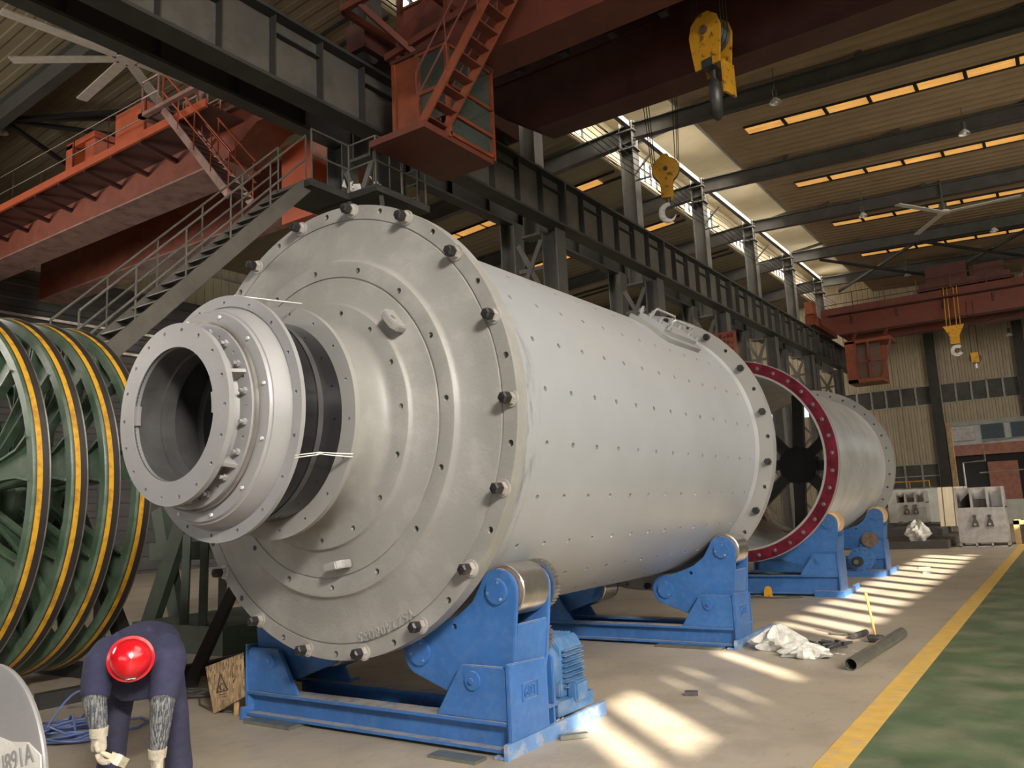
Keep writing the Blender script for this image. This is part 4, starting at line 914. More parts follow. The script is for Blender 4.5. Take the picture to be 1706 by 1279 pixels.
coil('air_hose', -6.86, 3.63, .30, .22, 9, .010, 'cable_blue', 'tangled blue hose coil on the floor beside the worker', .012,
     [arc((-7.05, 3.5, .03), (-6.75, 3.95, .03), .30), arc((-7.15, 3.75, .03), (-6.65, 3.55, .04), .12), arc((-7.25, 3.9, .02), (-6.5, 3.75, .03), .16), arc((-7.0, 3.4, .03), (-6.6, 3.9, .03), .10),
      [(-6.6, 3.7, .02), (-6.55, 4.0, .012), (-6.68, 4.18, .012), (-6.86, 4.22, .012), (-6.95, 4.08, .012), (-6.8, 3.9, .02)]])
coil('black_cable', -7.25, 5.02, .18, .13, 3, .010, 'cable_dark', 'thin dark cable looped on the floor by the chipboard panel', .012,
     [[(-7.95, 4.15, .012), (-7.8, 4.45, .012), (-7.6, 4.7, .012), (-7.3, 4.9, .014)], [(-7.1, 4.95, .012), (-6.8, 4.75, .012), (-6.5, 4.66, .012), (-6.25, 4.7, .012)]])
t = tag(MB().lathe([(0, .058), (2.02, .058), (2.02, .050), (0, .050)], (-1.93, 8.24, .058), d=(.055, 1, 0), n=28).build('steel_pipe', 'pipe_steel'), 'grey steel pipe lying on the floor next to the yellow line', 'pipe')
h = empty('sledge_hammer', (-2.02, 9.88, 0), 'sledge hammer standing on its head with wooden handle upright', 'hammer')
MB().tube([(-2.10, 9.88, .035), (-2.08, 9.88, .045), (-1.96, 9.88, .045), (-1.94, 9.88, .035)], [.034, .042, .042, .034], 8).build('head', 'steel_dark', h)
MB().tube([(-2.02, 9.88, .05), (-2.045, 9.88, .28), (-2.075, 9.88, .53)], [.012, .013, .015], 8).build('handle', 'hammer_wood', h)
h = empty('club_hammer', (-2.25, 10.2, 0), 'dark hammer lying flat on the floor left of the standing sledge hammer', 'hammer')
MB().tube([(-2.29, 10.0, .035), (-2.22, 10.36, .035)], [.035, .035], 8).build('head', 'steel_dark', h); MB().tube([(-2.26, 10.16, .03), (-2.62, 10.28, .015)], .011, 8).build('handle', 'cable_dark', h)
def bag(name, c, rx, ry, rz, m, label, cat, seed, n=26):
    random.seed(seed); g = MB(); g.ball((0, 0, 0), 1, n, 16); ph = [random.uniform(0, 6.28) for _ in range(12)]
    for i, v in enumerate(g.v):
        a = math.atan2(v.y, v.x); k = 1+.16*math.sin(5*a+ph[0]+3*v.z)+.12*math.sin(9*a+ph[1]-5*v.z)+.08*math.sin(14*a+ph[2]+9*v.z)
        z = v.z*(1+.3*math.sin(3*a+ph[3])+.2*math.sin(7*a+ph[4])); g.v[i] = Vector((c[0]+v.x*rx*k, c[1]+v.y*ry*k, max(0.002, c[2]+rz*z)))
    return tag(g.build(name, m, ang=25), label, cat)
bag('plastic_bag', (-2.88, 9.16, .08), .27, .20, .13, 'bag_white', 'big crumpled white plastic bag against the blue stand', 'bag', 4)
bag('plastic_bag', (-2.50, 8.80, .04), .24, .15, .08, 'bag_white', 'flatter crumpled white plastic bag in front of the bigger one', 'bag', 9)
g = MB(); random.seed(5)
for k in range(16): x, y = random.uniform(-2.50, -2.24), random.uniform(9.12, 9.36); a = random.random()*3; g.bar((x, y, .03+.02*(k % 4)), (x+.12*math.cos(a), y+.10*math.sin(a), .05+.02*(k % 3)), .03, .02)
tag(g.build('swarf_pile', 'steel_dark'), 'small dark heap of steel offcuts between the two white bags', 'offcuts', None, 'stuff')
g = MB(); me = text_mesh('5   110', .17, .001); g.mesh_of(me, basis((-2.06, 9.20, .004), (.5, .86, 0), (-.86, .5, 0))); bpy.data.meshes.remove(me)
tag(g.build('chalk_writing', 'chalk'), 'white chalk figures written on the floor near the pipe', 'chalk mark')
t = empty('lifting_clamp', (-4.50, 14.05, 0), 'small yellow lifting clamp on the floor before the third blue stand', 'clamp')
MB().prism([(-.07, 0), (.07, 0), (.06, .12), (.02, .17), (-.03, .16), (-.06, .1)], (-4.5, 14.08, 0), (1, 0, 0), (0, 0, 1), .06).build('body', 'hook_yellow', t, bevel=.008)
MB().tube([(-4.6, 14.0, .02), (-4.9, 13.8, .012), (-4.3, 13.75, .012), (-3.9, 13.9, .012), (-4.2, 14.05, .012)], .014, 6).build('sling', 'cable_dark', t)
random.seed(21)
for i, (x, y, L_, lab) in enumerate(((-2.95, 6.75, .10, 'small dark scrap on the floor between the sun patches'), (-3.0, 19.6, .22, 'dark chain scrap in front of the farthest blue stand'), (-2.75, 18.4, .16, 'small dark tool left on the striped sunlit floor'))):
    MBs = MB().bar((x, y, .02), (x+L_, y+L_*.4, .02), .05, .035); tag(MBs.build('metal_scrap', 'steel_dark'), lab, 'scrap')

# ------------------------------------------------------------------ overhead crane of this bay
def rail(mb, pts, h=1.0, r=.017, mid=True, every=1.2):
    pts = [Vector(p) for p in pts]
    for f in ((1.0, .5) if mid else (1.0,)): mb.tube([p+UP*h*f for p in pts], r, 6)
    for a, b in zip(pts, pts[1:]):
        k = max(1, int((b-a).length/every+.5))
        for i in range(k+1): p = a+(b-a)*i/k; mb.tube([p, p+UP*h], r, 6)
    return mb
cr = empty('overhead_crane', (1.0, 12.3, 9.4), 'dark red double girder bridge crane overhead with driver cab and steep stair', 'crane')
def box_girder(name, y0, y1, zb, zt, xe, m, par, x1=13.0, xt=-9.35, zt2=10.15):
    g = MB(); pr = [(xe, zb), (x1, zb), (x1, zt), (xt, zt), (xt, zt2)]
    g.prism(pr, (0, y1, 0), (1, 0, 0), (0, 0, 1), y1-y0); o = g.build(name, m, par)
    g = MB().box((xt, y0-.06, zt), (x1, y1+.06, zt+.04)).box((xe+.05, y0-.05, zb-.03), (x1, y1+.05, zb)); g.build('flange', m, o)
    return o
box_girder('girder', 10.64, 11.32, 9.42, 10.95, -8.2, 'crane_red', cr); gb = box_girder('girder', 13.5, 14.04, 9.38, 10.95, -8.22, 'crane_maroon', cr)
MB().box((-9.3, 13.46, 10.62), (13, 13.5, 10.68)).build('web_strip', 'crane_maroon', gb)
MB().box((-10.0, 9.9, 10.02), (-9.55, 14.9, 10.55)).build('end_truck', 'crane_maroon', cr)
for y in (10.2, 14.6): MB().cyl((-9.9, y, 10.06), (-9.68, y, 10.06), .19, 24).build('travel_wheel', 'steel_dark', cr)
g = MB(); g.tube([(-8.8, 11.75, 9.75), (2, 11.75, 9.75)], .025, 6)
x = -8.4
while x < -3: g.bar((x, 11.32, 9.9), (x, 11.8, 9.75), .06, .10); g.box((x-.07, 11.66, 9.55), (x+.07, 11.84, 9.76)); x += .95
g.build('cable_trolley', 'girder_dark', cr)
g = rail(MB(), [(-9.2, 13.42, 11.0), (12, 13.42, 11.0)], 1.0, .02, True, 1.6); g.build('railing', 'crane_red', cr)
MB().box((-6.6, 10.5, 11.05), (-3.0, 15.6, 11.45)).build('trolley_frame', 'crane_maroon', cr)
# cab
cb = MB(); fx0, fx1, fy0, fy1, fz = -8.75, -7.60, 9.78, 11.0, 7.62
cb.box((fx0, 9.15, fz-.06), (fx1, fy1, fz+.05))
cab = cb.build('cab', 'crane_red', cr)
g = MB(); zt = 9.28
for x, y in ((fx0, fy0), (fx1, fy0), (fx0, fy1), (fx1, fy1), (-8.22, fy0)): g.box((x-.035, y-.035, fz), (x+.035, y+.035, zt))
for z in (fz+.06, 8.55, zt-.03):
    g.box((fx1-.035, fy0, z-.03), (fx1+.035, fy1, z+.03)); g.box((-8.22, fy0-.03, z-.03), (fx1, fy0+.03, z+.03)); g.box((fx0, fy1-.03, z-.03), (fx1, fy1+.03, z+.03))
g.box((fx1-.03, fy0, 8.02), (fx1+.04, fy1, 8.08))
g.build('cab_frame', 'crane_red_bright', cab)
MB().box((fx0, fy0-.01, fz), (-8.22, fy0+.02, zt)).box((fx0, fy0, fz), (fx0+.02, fy1, zt)).build('cab_door', 'crane_red_bright', cab)
MB().box((fx0-.05, fy0-.05, zt), (fx1+.05, fy1+.05, zt+.06)).build('cab_roof', 'crane_maroon', cab)
MB().box((fx1-.012, fy0+.04, fz+.08), (fx1-.004, fy1-.04, zt-.05)).box((-8.18, fy0-.004, fz+.4), (fx1-.05, fy0+.004, zt-.05)).box((fx0+.04, fy1-.01, fz+.5), (fx1-.04, fy1, zt-.05)).build('cab_window', 'cab_glass', cab)
MB().box((-8.35, 10.2, fz+.05), (-7.95, 10.6, 8.15)).box((-8.4, 10.55, 8.1), (-7.95, 10.65, 8.7)).build('driver_seat', 'girder_dark', cab)
g = MB()
for x, y in ((-8.7, 9.85), (-7.65, 9.85), (-8.7, 10.9), (-7.65, 10.9)): g.bar((x, y, zt), (x, y+.1, 10.9), .07, .09)
g.bar((-8.9, 9.75, 9.45), (-6.4, 9.75, 9.75), .09, .12).bar((-8.7, 9.8, 9.4), (-7.7, 9.8, 10.6), .07, .09).bar((-9.4, 9.2, 10.3), (-6.2, 9.2, 10.3), .09, .12).bar((-9.4, 9.2, 10.3), (-9.4, 10.8, 10.3), .09, .12).bar((-7.9, 9.2, 10.3), (-7.9, 10.8, 10.3), .09, .12).bar((-9.0, 9.25, 10.25), (-8.3, 9.8, 9.35), .08, .1)
g.build('cab_hanger', 'crane_red', cr)
rail(MB(), [(-9.4, 9.2, 10.35), (-6.2, 9.2, 10.35)], 1.0, .018, True, .9).build('railing', 'crane_red', cr)
# stair from the cab landing up to the girder
st = MB(); a = Vector((-7.78, 0, 7.68)); b = Vector((-5.35, 0, 10.55))
for y in (9.28, 9.80): st.bar(a+Vector((0, y, 0)), b+Vector((0, y, 0)), .035, .15)
so_ = st.build('stair', 'crane_red_bright', cr)
g = MB()
for i in range(14): p = a+(b-a)*(i+.5)/14; g.box((p.x-.09, 9.29, p.z-.012), (p.x+.09, 9.79, p.z+.012))
g.build('stair_tread', 'crane_red', so_)
g = MB()
for y in (9.26, 9.82):
    for hh in (.45, .9): g.tube([a+Vector((-.05, y, hh)), b+Vector((-.05, y, hh))], .016, 6)
    for i in range(5): p = a+(b-a)*i/4; g.tube([p+Vector((0, y, 0)), p+Vector((-.05, y, .9))], .014, 6)
g.build('stair_rail', 'crane_red', so_)

# hook blocks
def hook_curve(c, u, s, n=22):
    """a plain crane hook in the plane u / vertical, shank top at c"""
    c = Vector(c); u = Vector(u).normalized(); pts = [c, c-UP*.22*s]; rs = [.05*s, .05*s]
    o = c-UP*.48*s
    for i in range(n+1):
        a = R(95-i*(255/n)); pts.append(o+u*.20*s*math.cos(a)*1.0+UP*.24*s*math.sin(a)-u*.0); f = i/n
        rs.append(s*(.055+.035*math.sin(math.pi*min(1, f*1.25))-.045*max(0, f-.72)/.28))
    return pts, rs
hk = empty('hook_block', (-4.0, 12.3, 8.0), 'big yellow crane hook block with dark hook, hanging before the maroon girder', 'hook')
hn = Vector((-.20, -.98, 0)).normalized(); hu = Vector((-hn.y, hn.x, 0)); hc = Vector((-4.03, 12.3, 0))
ck = [(-.30, 9.22), (-.24, 9.42), (-.08, 9.55), (.08, 9.55), (.24, 9.42), (.30, 9.22), (.27, 8.92), (.23, 8.60), (-.23, 8.60), (-.27, 8.92)]
for k in (.16, -.19): MB().prism(ck, hc+hn*k, hu, UP, .035).build('cheek_plate', 'hook_yellow', hk, bevel=.008)
MB().box((0, 0, 0), (.04, .34, .55)).xform(Matrix.Translation(hc+hu*.235-hn*.17+UP*8.62) @ basis((0, 0, 0), hu, hn)).build('side_plate', 'hook_yellow', hk)
MB().lathe([(-.15, .05), (-.15, .27), (-.10, .25), (-.05, .27), (0, .25), (.05, .27), (.10, .25), (.13, .27), (.13, .05)], hc+UP*9.2, d=hn, n=32).build('sheave', 'steel_dark', hk)
MB().cyl(hc+UP*9.24+hn*.19, hc+UP*9.24+hn*.235, .07, 16).build('axle_cap', 'rust_wheel', hk); MB().bar(hc+UP*8.66-hn*.2, hc+UP*8.66+hn*.2, .2, .14).build('crosshead', 'steel_dark', hk)
pts, rs = hook_curve(hc+UP*8.62, Vector((.30, -.95, 0)), 1.15); MB().tube(pts, rs, 12).build('hook', 'steel_dark', hk)
g = MB()
for k in (-.10, 0, .10):
    for q in (-.26, .26): g.tube([hc+UP*9.2+hn*k+hu*q, hc+UP*11.05+hn*k+hu*q*1.1], .010, 5)
g.build('wire_rope', 'steel_dark', hk)
h2 = empty('hook_block', (-6.10, 15.0, 7.6), 'smaller yellow hook block with bright open hook on long wire ropes', 'hook')
hc = Vector((-6.10, 15.0, 0)); hn = Vector((.35, -.94, 0)).normalized(); hu = Vector((-hn.y, hn.x, 0))
if hu.x < 0: hu = -hu
ck = [(-.10, 8.62), (-.05, 8.68), (.06, 8.68), (.10, 8.60), (.17, 8.50), (.20, 8.34), (.17, 8.18), (.13, 8.08), (.12, 7.75), (-.12, 7.75), (-.13, 8.08), (-.22, 8.22), (-.26, 8.34), (-.20, 8.50)]
for k in (.07, -.10): MB().prism(ck, hc+hn*k, hu, UP, .03).build('cheek_plate', 'hook_yellow', h2, bevel=.006)
MB().lathe([(-.07, .04), (-.07, .27), (-.03, .24), (0, .27), (.03, .24), (.06, .27), (.06, .04)], hc+UP*8.36, d=hn, n=32).build('sheave', 'hook_yellow', h2)
MB().lathe([(-.02, .20), (-.02, .285), (.02, .285), (.02, .20)], hc+UP*8.36+hn*.02, d=hn, n=40).build('rope_guard', 'steel_dark', h2)
MB().cyl(hc+UP*8.36+hn*.1, hc+UP*8.36+hn*.125, .045, 12).build('axle_cap', 'steel_dark', h2)
pts, rs = hook_curve(hc+UP*7.80, -hu, .72); MB().tube(pts, rs, 12).build('hook', 'bag_white', h2)
MB().cyl(hc+UP*7.85, hc+UP*7.66, .055, 12).build('shank', 'steel_dark', h2)
g = MB()
for q, w2 in ((-.27, -.42), (-.24, -.34), (-.20, -.28), (.20, .28), (.24, .36), (.27, .40)): g.tube([hc+UP*8.38+hu*q, hc+UP*11.1+hu*w2], .009, 5)
g.build('wire_rope', 'girder_dark', h2)

# ------------------------------------------------------------------ orange crane of the left bay
lc = empty('overhead_crane', (-20, 11.5, 9.4), 'orange red bridge crane in the left bay with walkway, cabinets and stair', 'crane')
for y0, y1 in ((10.42, 11.28), (13.2, 13.95)):
    o = MB().prism([(-28, 9.42), (-14.2, 9.42), (-13.2, 9.95), (-11.9, 9.95), (-11.9, 10.75), (-28, 10.75)], (0, y1, 0), (1, 0, 0), (0, 0, 1), y1-y0).build('girder', 'crane_orange', lc)
    MB().box((-28, y0-.04, 9.38), (-14.2, y1+.04, 9.42)).build('bottom_flange', 'crane_pink', o)
    MB().box((-28, y0-.05, 10.75), (-11.9, y1+.05, 10.79)).build('top_flange', 'crane_orange', o)
MB().box((-11.95, 9.7, 10.0), (-11.55, 14.6, 10.5)).build('end_truck', 'crane_cabinet', lc)
wk = MB().box((-28, 9.5, 10.08), (-13.6, 10.42, 10.12)).build('walkway', 'crane_maroon', lc)
g = MB().box((-28, 9.46, 10.04), (-13.6, 9.52, 10.22))
g.build('walkway_kerb', 'crane_cabinet', wk)
x = -27.5
while x < -13.8: MB().bar((x, 9.5, 10.03), (x, 10.42, 9.88), .07, .10).build('walkway_bracket', 'crane_maroon', wk); x += 1.15
rail(MB(), [(-27.9, 9.52, 10.1), (-15.8, 9.52, 10.1)], .95, .016, True, 1.5).build('railing', 'crane_maroon', wk)
MB().box((-17.45, 9.75, 10.14), (-16.25, 10.3, 11.22)).build('electric_cabinet', 'crane_cabinet', lc, bevel=.02)
g = MB().box((-19.65, 9.75, 10.14), (-19.35, 10.3, 11.1)).box((-18.75, 9.75, 10.14), (-18.35, 10.3, 10.95)).box((-19.65, 9.75, 11.0), (-18.35, 10.3, 11.15)); g.build('electric_cabinet', 'crane_cabinet', lc)
MB().box((-19.5, 10.1, 10.14), (-18.4, 10.35, 10.9)).build('resistor_bank', 'girder_dark', lc)
pf = MB().box((-15.75, 9.3, 10.42), (-12.9, 9.42, 10.5)).box((-15.75, 10.3, 10.42), (-12.9, 10.42, 10.5)).box((-15.75, 9.3, 10.42), (-15.6, 10.42, 10.5)).box((-13.05, 9.3, 10.42), (-12.9, 10.42, 10.5)).box((-15.7, 9.4, 10.44), (-15.0, 10.35, 10.48)).build('stair_platform', 'crane_pink', lc)
rail(MB(), [(-15.7, 9.36, 10.5), (-15.1, 9.36, 10.5)], .75, .02, True, .6).build('railing', 'crane_pink', pf); rail(MB(), [(-15.7, 10.36, 10.5), (-13.0, 10.36, 10.5)], .7, .02, True, .7).build('railing', 'crane_pink', pf)
MB().tube([(-15.05, 10.0, 10.5), (-15.05, 10.0, 11.0), (-14.95, 10.0, 11.12), (-14.75, 10.0, 11.12), (-14.65, 10.0, 11.0), (-14.65, 10.0, 10.5)], .022, 8).tube([(-14.4, 9.9, 10.5), (-14.4, 9.9, 11.0), (-14.3, 9.9, 11.1), (-14.15, 9.9, 11.0), (-14.15, 9.9, 10.5)], .022, 8).build('hoop_rail', 'crane_pink', pf)
a = Vector((-15.0, 0, 10.42)); b = Vector((-12.75, 0, 7.9)); st = MB()
for y in (9.42, 9.95): st.bar(a+Vector((0, y, 0)), b+Vector((0, y, 0)), .04, .17)
so_ = st.build('stair', 'crane_pink', lc)
g = MB()
for i in range(14): p = a+(b-a)*(i+.5)/14; g.box((p.x-.1, 9.43, p.z-.012), (p.x+.1, 9.94, p.z+.012))
g.build('stair_tread', 'crane_maroon', so_)
g = MB()
for y in (9.40, 9.97):
    for hh in (.4, .85): g.tube([a+Vector((0, y, hh)), b+Vector((.1, y, hh))], .018, 6)
    for i in range(5): p = a+(b-a)*i/4; g.tube([p+Vector((0, y, 0)), p+Vector((.02, y, .85))], .015, 6)
g.build('stair_rail', 'crane_cabinet', so_)
MB().box((-13.7, 11.5, 8.1), (-12.7, 12.9, 9.9)).build('cab', 'crane_cabinet', lc)

# ------------------------------------------------------------------ far crane
fc_ = empty('overhead_crane', (1, 42, 9.4), 'far dark red bridge crane near the end wall with hanging cab', 'crane')
for y0 in (41.6, 44.2):
    o = MB().prism([(-8.7, 9.45), (13, 9.45), (13, 10.8), (-9.4, 10.8), (-9.4, 10.1)], (0, y0+.6, 0), (1, 0, 0), (0, 0, 1), .6).build('girder', 'crane_red', fc_)
    g = MB()
    for k in range(11): g.box((-8+2*k, y0-.05, 9.9), (-7.9+2*k, y0, 10.3))
    g.box((-9, y0-.5, 10.35), (13, y0, 10.4)).build('rib', 'crane_maroon', o)
MB().box((-10.0, 40.9, 10.0), (-9.55, 45.6, 10.5)).box((-9.9, 40.6, 10.5), (-9.5, 41.3, 11.1)).build('end_truck', 'crane_red_bright', fc_)
MB().box((-4.9, 41.5, 10.85), (-1.2, 45, 11.2)).box((-4.6, 42, 11.2), (-2.9, 43.6, 12.1)).box((-2.6, 42, 11.2), (-1.4, 43.2, 11.8)).build('trolley', 'crane_maroon', fc_)
MB().box((.2, 41.4, 10.9), (1.6, 42, 11.7)).build('motor_housing', 'pale_wall', fc_)
rail(MB(), [(-9.2, 41.3, 10.4), (12, 41.3, 10.4)], 1.0, .02, True, 1.4).build('railing', 'crane_maroon', fc_)
cb = MB().box((-8.1, 39.9, 6.75), (-6.6, 41.5, 6.9)).box((-8.1, 39.9, 6.75), (-7.65, 40, 8.7)).box((-8.1, 39.9, 8.6), (-6.1, 41.5, 8.75)).box((-8.1, 41.4, 6.75), (-6.6, 41.5, 8.7)).build('cab', 'crane_red_bright', fc_)
g = MB()
for x0, z0, x1, z1 in ((-7.65, 6.9, -7.65, 8.6), (-7.1, 6.9, -7.1, 8.6), (-6.6, 6.9, -6.1, 8.6), (-7.65, 7.7, -6.4, 7.7)): g.bar((x0, 39.92, z0), (x1, 39.92, z1), .08, .08, up=(0, 1, 0))
for x in (-7.9, -6.5): g.bar((x, 40.6, 8.7), (x, 41.8, 9.5), .12, .12)
g.build('cab_frame', 'crane_red', cb); MB().box((-7.6, 40.0, 6.9), (-6.6, 40.03, 8.5)).build('cab_window', 'cab_glass', cb)
h3 = empty('hook_block', (-3.63, 41, 8.0), 'small yellow hook block hanging from the far crane', 'hook')
MB().prism([(-.42, 8.95), (.42, 8.95), (.2, 8.5), (.18, 8.1), (-.18, 8.1), (-.2, 8.5)], (-3.63, 41.1, 0), (1, 0, 0), (0, 0, 1), .2).build('cheek_plate', 'hook_yellow', h3)
g = MB(); g.lathe([(-.06, .12), (-.06, .26), (.06, .26), (.06, .12)], (-3.6, 41, 7.8), n=20, a0=40, a1=330); g.build('hook', 'bag_white', h3)
g = MB()
for x in (-3.9, -3.75, -3.5, -3.35): g.tube([(x, 41, 8.9), (x, 41.6, 10.9)], .02, 5)
g.build('wire_rope', 'hook_yellow', h3)
h4 = empty('hook_block', (-2.95, 41, 7.0), 'tiny black and yellow hook block lower than the other far hook', 'hook')
MB().lathe([(-.1, .03), (-.1, .24), (.1, .24), (.1, .03)], (-2.95, 41, 7.35), n=20).build('sheave', 'steel_dark', h4); MB().box((-3.1, 40.86, 7.15), (-2.8, 40.92, 7.6)).build('cheek_plate', 'hook_yellow', h4)
MB().cyl((-2.95, 41, 7.15), (-2.95, 41, 6.9), .06, 8).build('hook', 'bag_white', h4); MB().tube([(-3.08, 41, 7.4), (-3.05, 41.8, 10.9)], .012, 5).tube([(-2.8, 41, 7.4), (-2.82, 41.8, 10.9)], .012, 5).build('wire_rope', 'girder_dark', h4)
t = tag(MB().tube([(-4.0, 41.3, 9.3), (-2.8, 41.3, 8.95), (-1.2, 41.3, 9.1), (.6, 41.3, 9.5)], .03, 6).build('festoon_cable', 'girder_dark'), 'sagging black cable slung below the far crane girder', 'cable')

# ------------------------------------------------------------------ access stair and landing by the runway
sa = empty('access_stair', (-10.0, 7.0, 0), 'long grey steel stair with pipe handrails climbing to the crane runway landing', 'stair')
a = Vector((0, 5.03, 3.40)); b = Vector((0, 8.62, 7.0))
for x in (-9.68, -10.36):
    MB().bar(a+Vector((x, 0, 0)), b+Vector((x, 0, 0)), .06, .22).build('stringer', 'girder_grey', sa)
    MB().bar((x, 5.40, 0), (x, 5.40, 3.66), .10, .10).build('support_post', 'girder_grey', sa)
    g = MB()
    for hh in (.45, .86): g.tube([a+Vector((x, 0, hh)), b+Vector((x, 0, hh))], .017, 8)
    g.build('handrail', 'girder_grey', sa)
    for i in range(6): p = a+(b-a)*i/5+Vector((x, 0, 0)); MB().tube([p, p+UP*.86], .014, 6).build('rail_post', 'girder_grey', sa)
g = MB()
for i in range(17): p = a+(b-a)*(i+.5)/17; g.box((-10.34, p.y-.11, p.z+.02), (-9.70, p.y+.11, p.z+.04))
g.build('tread', 'steel_frame', sa)
ld = MB().box((-10.42, 8.55, 6.94), (-9.5, 9.42, 7.06)).box((-10.42, 9.40, 6.94), (-8.86, 10.76, 7.06)).build('landing', 'steel_frame', sa)
g = rail(MB(), [(-9.52, 8.6, 7.06), (-9.52, 9.43, 7.06), (-8.9, 9.43, 7.06), (-8.9, 10.7, 7.06)], .86, .016, True, .6); g.build('landing_rail', 'girder_grey', ld)
MB().bar((-9.55, 9.45, 6.95), (-9.9, 10.7, 5.9), .07, .07).bar((-8.95, 9.6, 6.95), (-9.8, 10.75, 5.9), .07, .07).build('bracket', 'girder_grey', ld)
g = MB()
for x in (-9.45, -9.10): g.bar((x, 10.72, 7.06), (x, 10.78, 9.9), .04, .04)
for k in range(10): g.bar((-9.45, 10.75, 7.3+.26*k), (-9.10, 10.75, 7.3+.26*k), .025, .025)
g.build('ladder', 'steel_frame', sa)
def rag(c, label, seed):
    random.seed(seed); g = MB()
    for k in range(7):
        p = Vector(c)+Vector((random.uniform(-.14, .14), random.uniform(-.12, .12), random.uniform(.0, .22))); q = [p+Vector((random.uniform(-.11, .11), random.uniform(-.09, .09), random.uniform(-.13, .13))) for _ in range(3)]; q = [Vector((v.x, v.y, max(v.z, 7.063))) for v in q+[p]]
        g.add(q, [(0, 1, 2), (0, 2, 3), (0, 3, 1), (1, 3, 2)])
    tag(g.build('white_rag', 'cloth_white'), label, 'rag')
rag((-9.72, 9.62, 7.10), 'torn white rags lying on the boarding landing left of the rail post', 3); rag((-9.15, 9.78, 7.12), 'white rag scraps on the boarding landing right of the rail post', 14)

# ------------------------------------------------------------------ lamps, fans, sign
def bay_lamp(x, y, z, ztop, label):
    t = empty('bay_lamp', (x, y, z), label, 'lamp', 'bell shaped bay lamps under the roof')
    MB().lathe([(0, .17), (.07, .14), (.14, .07), (.17, .05), (.17, .001), (.155, .001), (.13, .06), (.065, .13), (0, .158)], (x, y, z), d=UP, n=28).build('shade', 'lamp_white', t)
    MB().cyl((x, y, z+.16), (x, y, z+.40), .075, 16).build('gear_box', 'steel_dark', t); MB().tube([(x, y, z+.39), (x, y, ztop)], .012, 6).build('hanger', 'steel_dark', t)
    MB().ball((x, y, z+.05), .06, 14, 8).build('bulb', 'lamp_white', t)
for x, y, lab in ((-5.65, 22.4, 'white bell lamp under the roof right of the big hook'), (-1.5, 28.4, 'white bell lamp under the second roof beam near the right edge'), (-5.7, 34.3, 'bell lamp left of the three-blade fan'), (-1.53, 40.4, 'bell lamp below and right of the three-blade fan'), (-5.8, 45.6, 'bell lamp above the far crane by the roof braces')):
    bay_lamp(x, y, 12.72, roof_z(x), lab)
bay_lamp(-23.2, 9.75, 12.6, roof_z(-23.2), 'bell lamp under the roof at the far left edge of the picture')
bay_lamp(-1.88, 49.5, 9.5, 11.25, 'bell lamp hanging against the far end wall')
def fan(x, y, z, ztop, rad, ang, nb, label):
    t = empty('ceiling_fan', (x, y, z), label, 'fan')
    MB().cyl((x, y, z), (x, y, z+.35), .14, 20).build('motor', 'steel_dark', t); MB().tube([(x, y, z+.3), (x, y, ztop)], .04, 8).build('down_rod', 'steel_dark', t); MB().cyl((x, y, z-.03), (x, y, z+.06), .22, 20).build('hub', 'fan_grey', t)
    for k in range(nb):
        a = R(ang+360*k/nb); e = Vector((math.cos(a), math.sin(a), 0)); c = Vector((x, y, z)); MB().bar(c+e*.15, c+e*rad, .24, .035, up=(.0, .0, 1)).build('blade', 'fan_grey', t)
fan(-2.9, 34.9, 12.35, roof_z(-2.9), 2.6, 0, 3, 'big grey three-blade ceiling fan below the right roof beams')
fan(-16.24, 9.3, 12.0, roof_z(-16), 2.5, 83, 8, 'big grey many-blade ceiling fan under the left roof')
t = empty('red_sign', (-9.6, 28.4, 6.9), 'small bright red sign board on a column above the rear flange of the mill', 'sign')
MB().box((-10.3, 28.64, 6.75), (-9.5, 28.75, 7.75)).build('board', 'crane_red_bright', t)
g = MB(); random.seed(2)
for k in range(4):
    for j in range(5): g.box((-10.23+.14*j, 28.62, 6.85+.22*k), (-10.23+.14*j+random.uniform(.05, .11), 28.64, 6.85+.22*k+random.uniform(.06, .15)))
g.build('lettering', 'maroon', t)

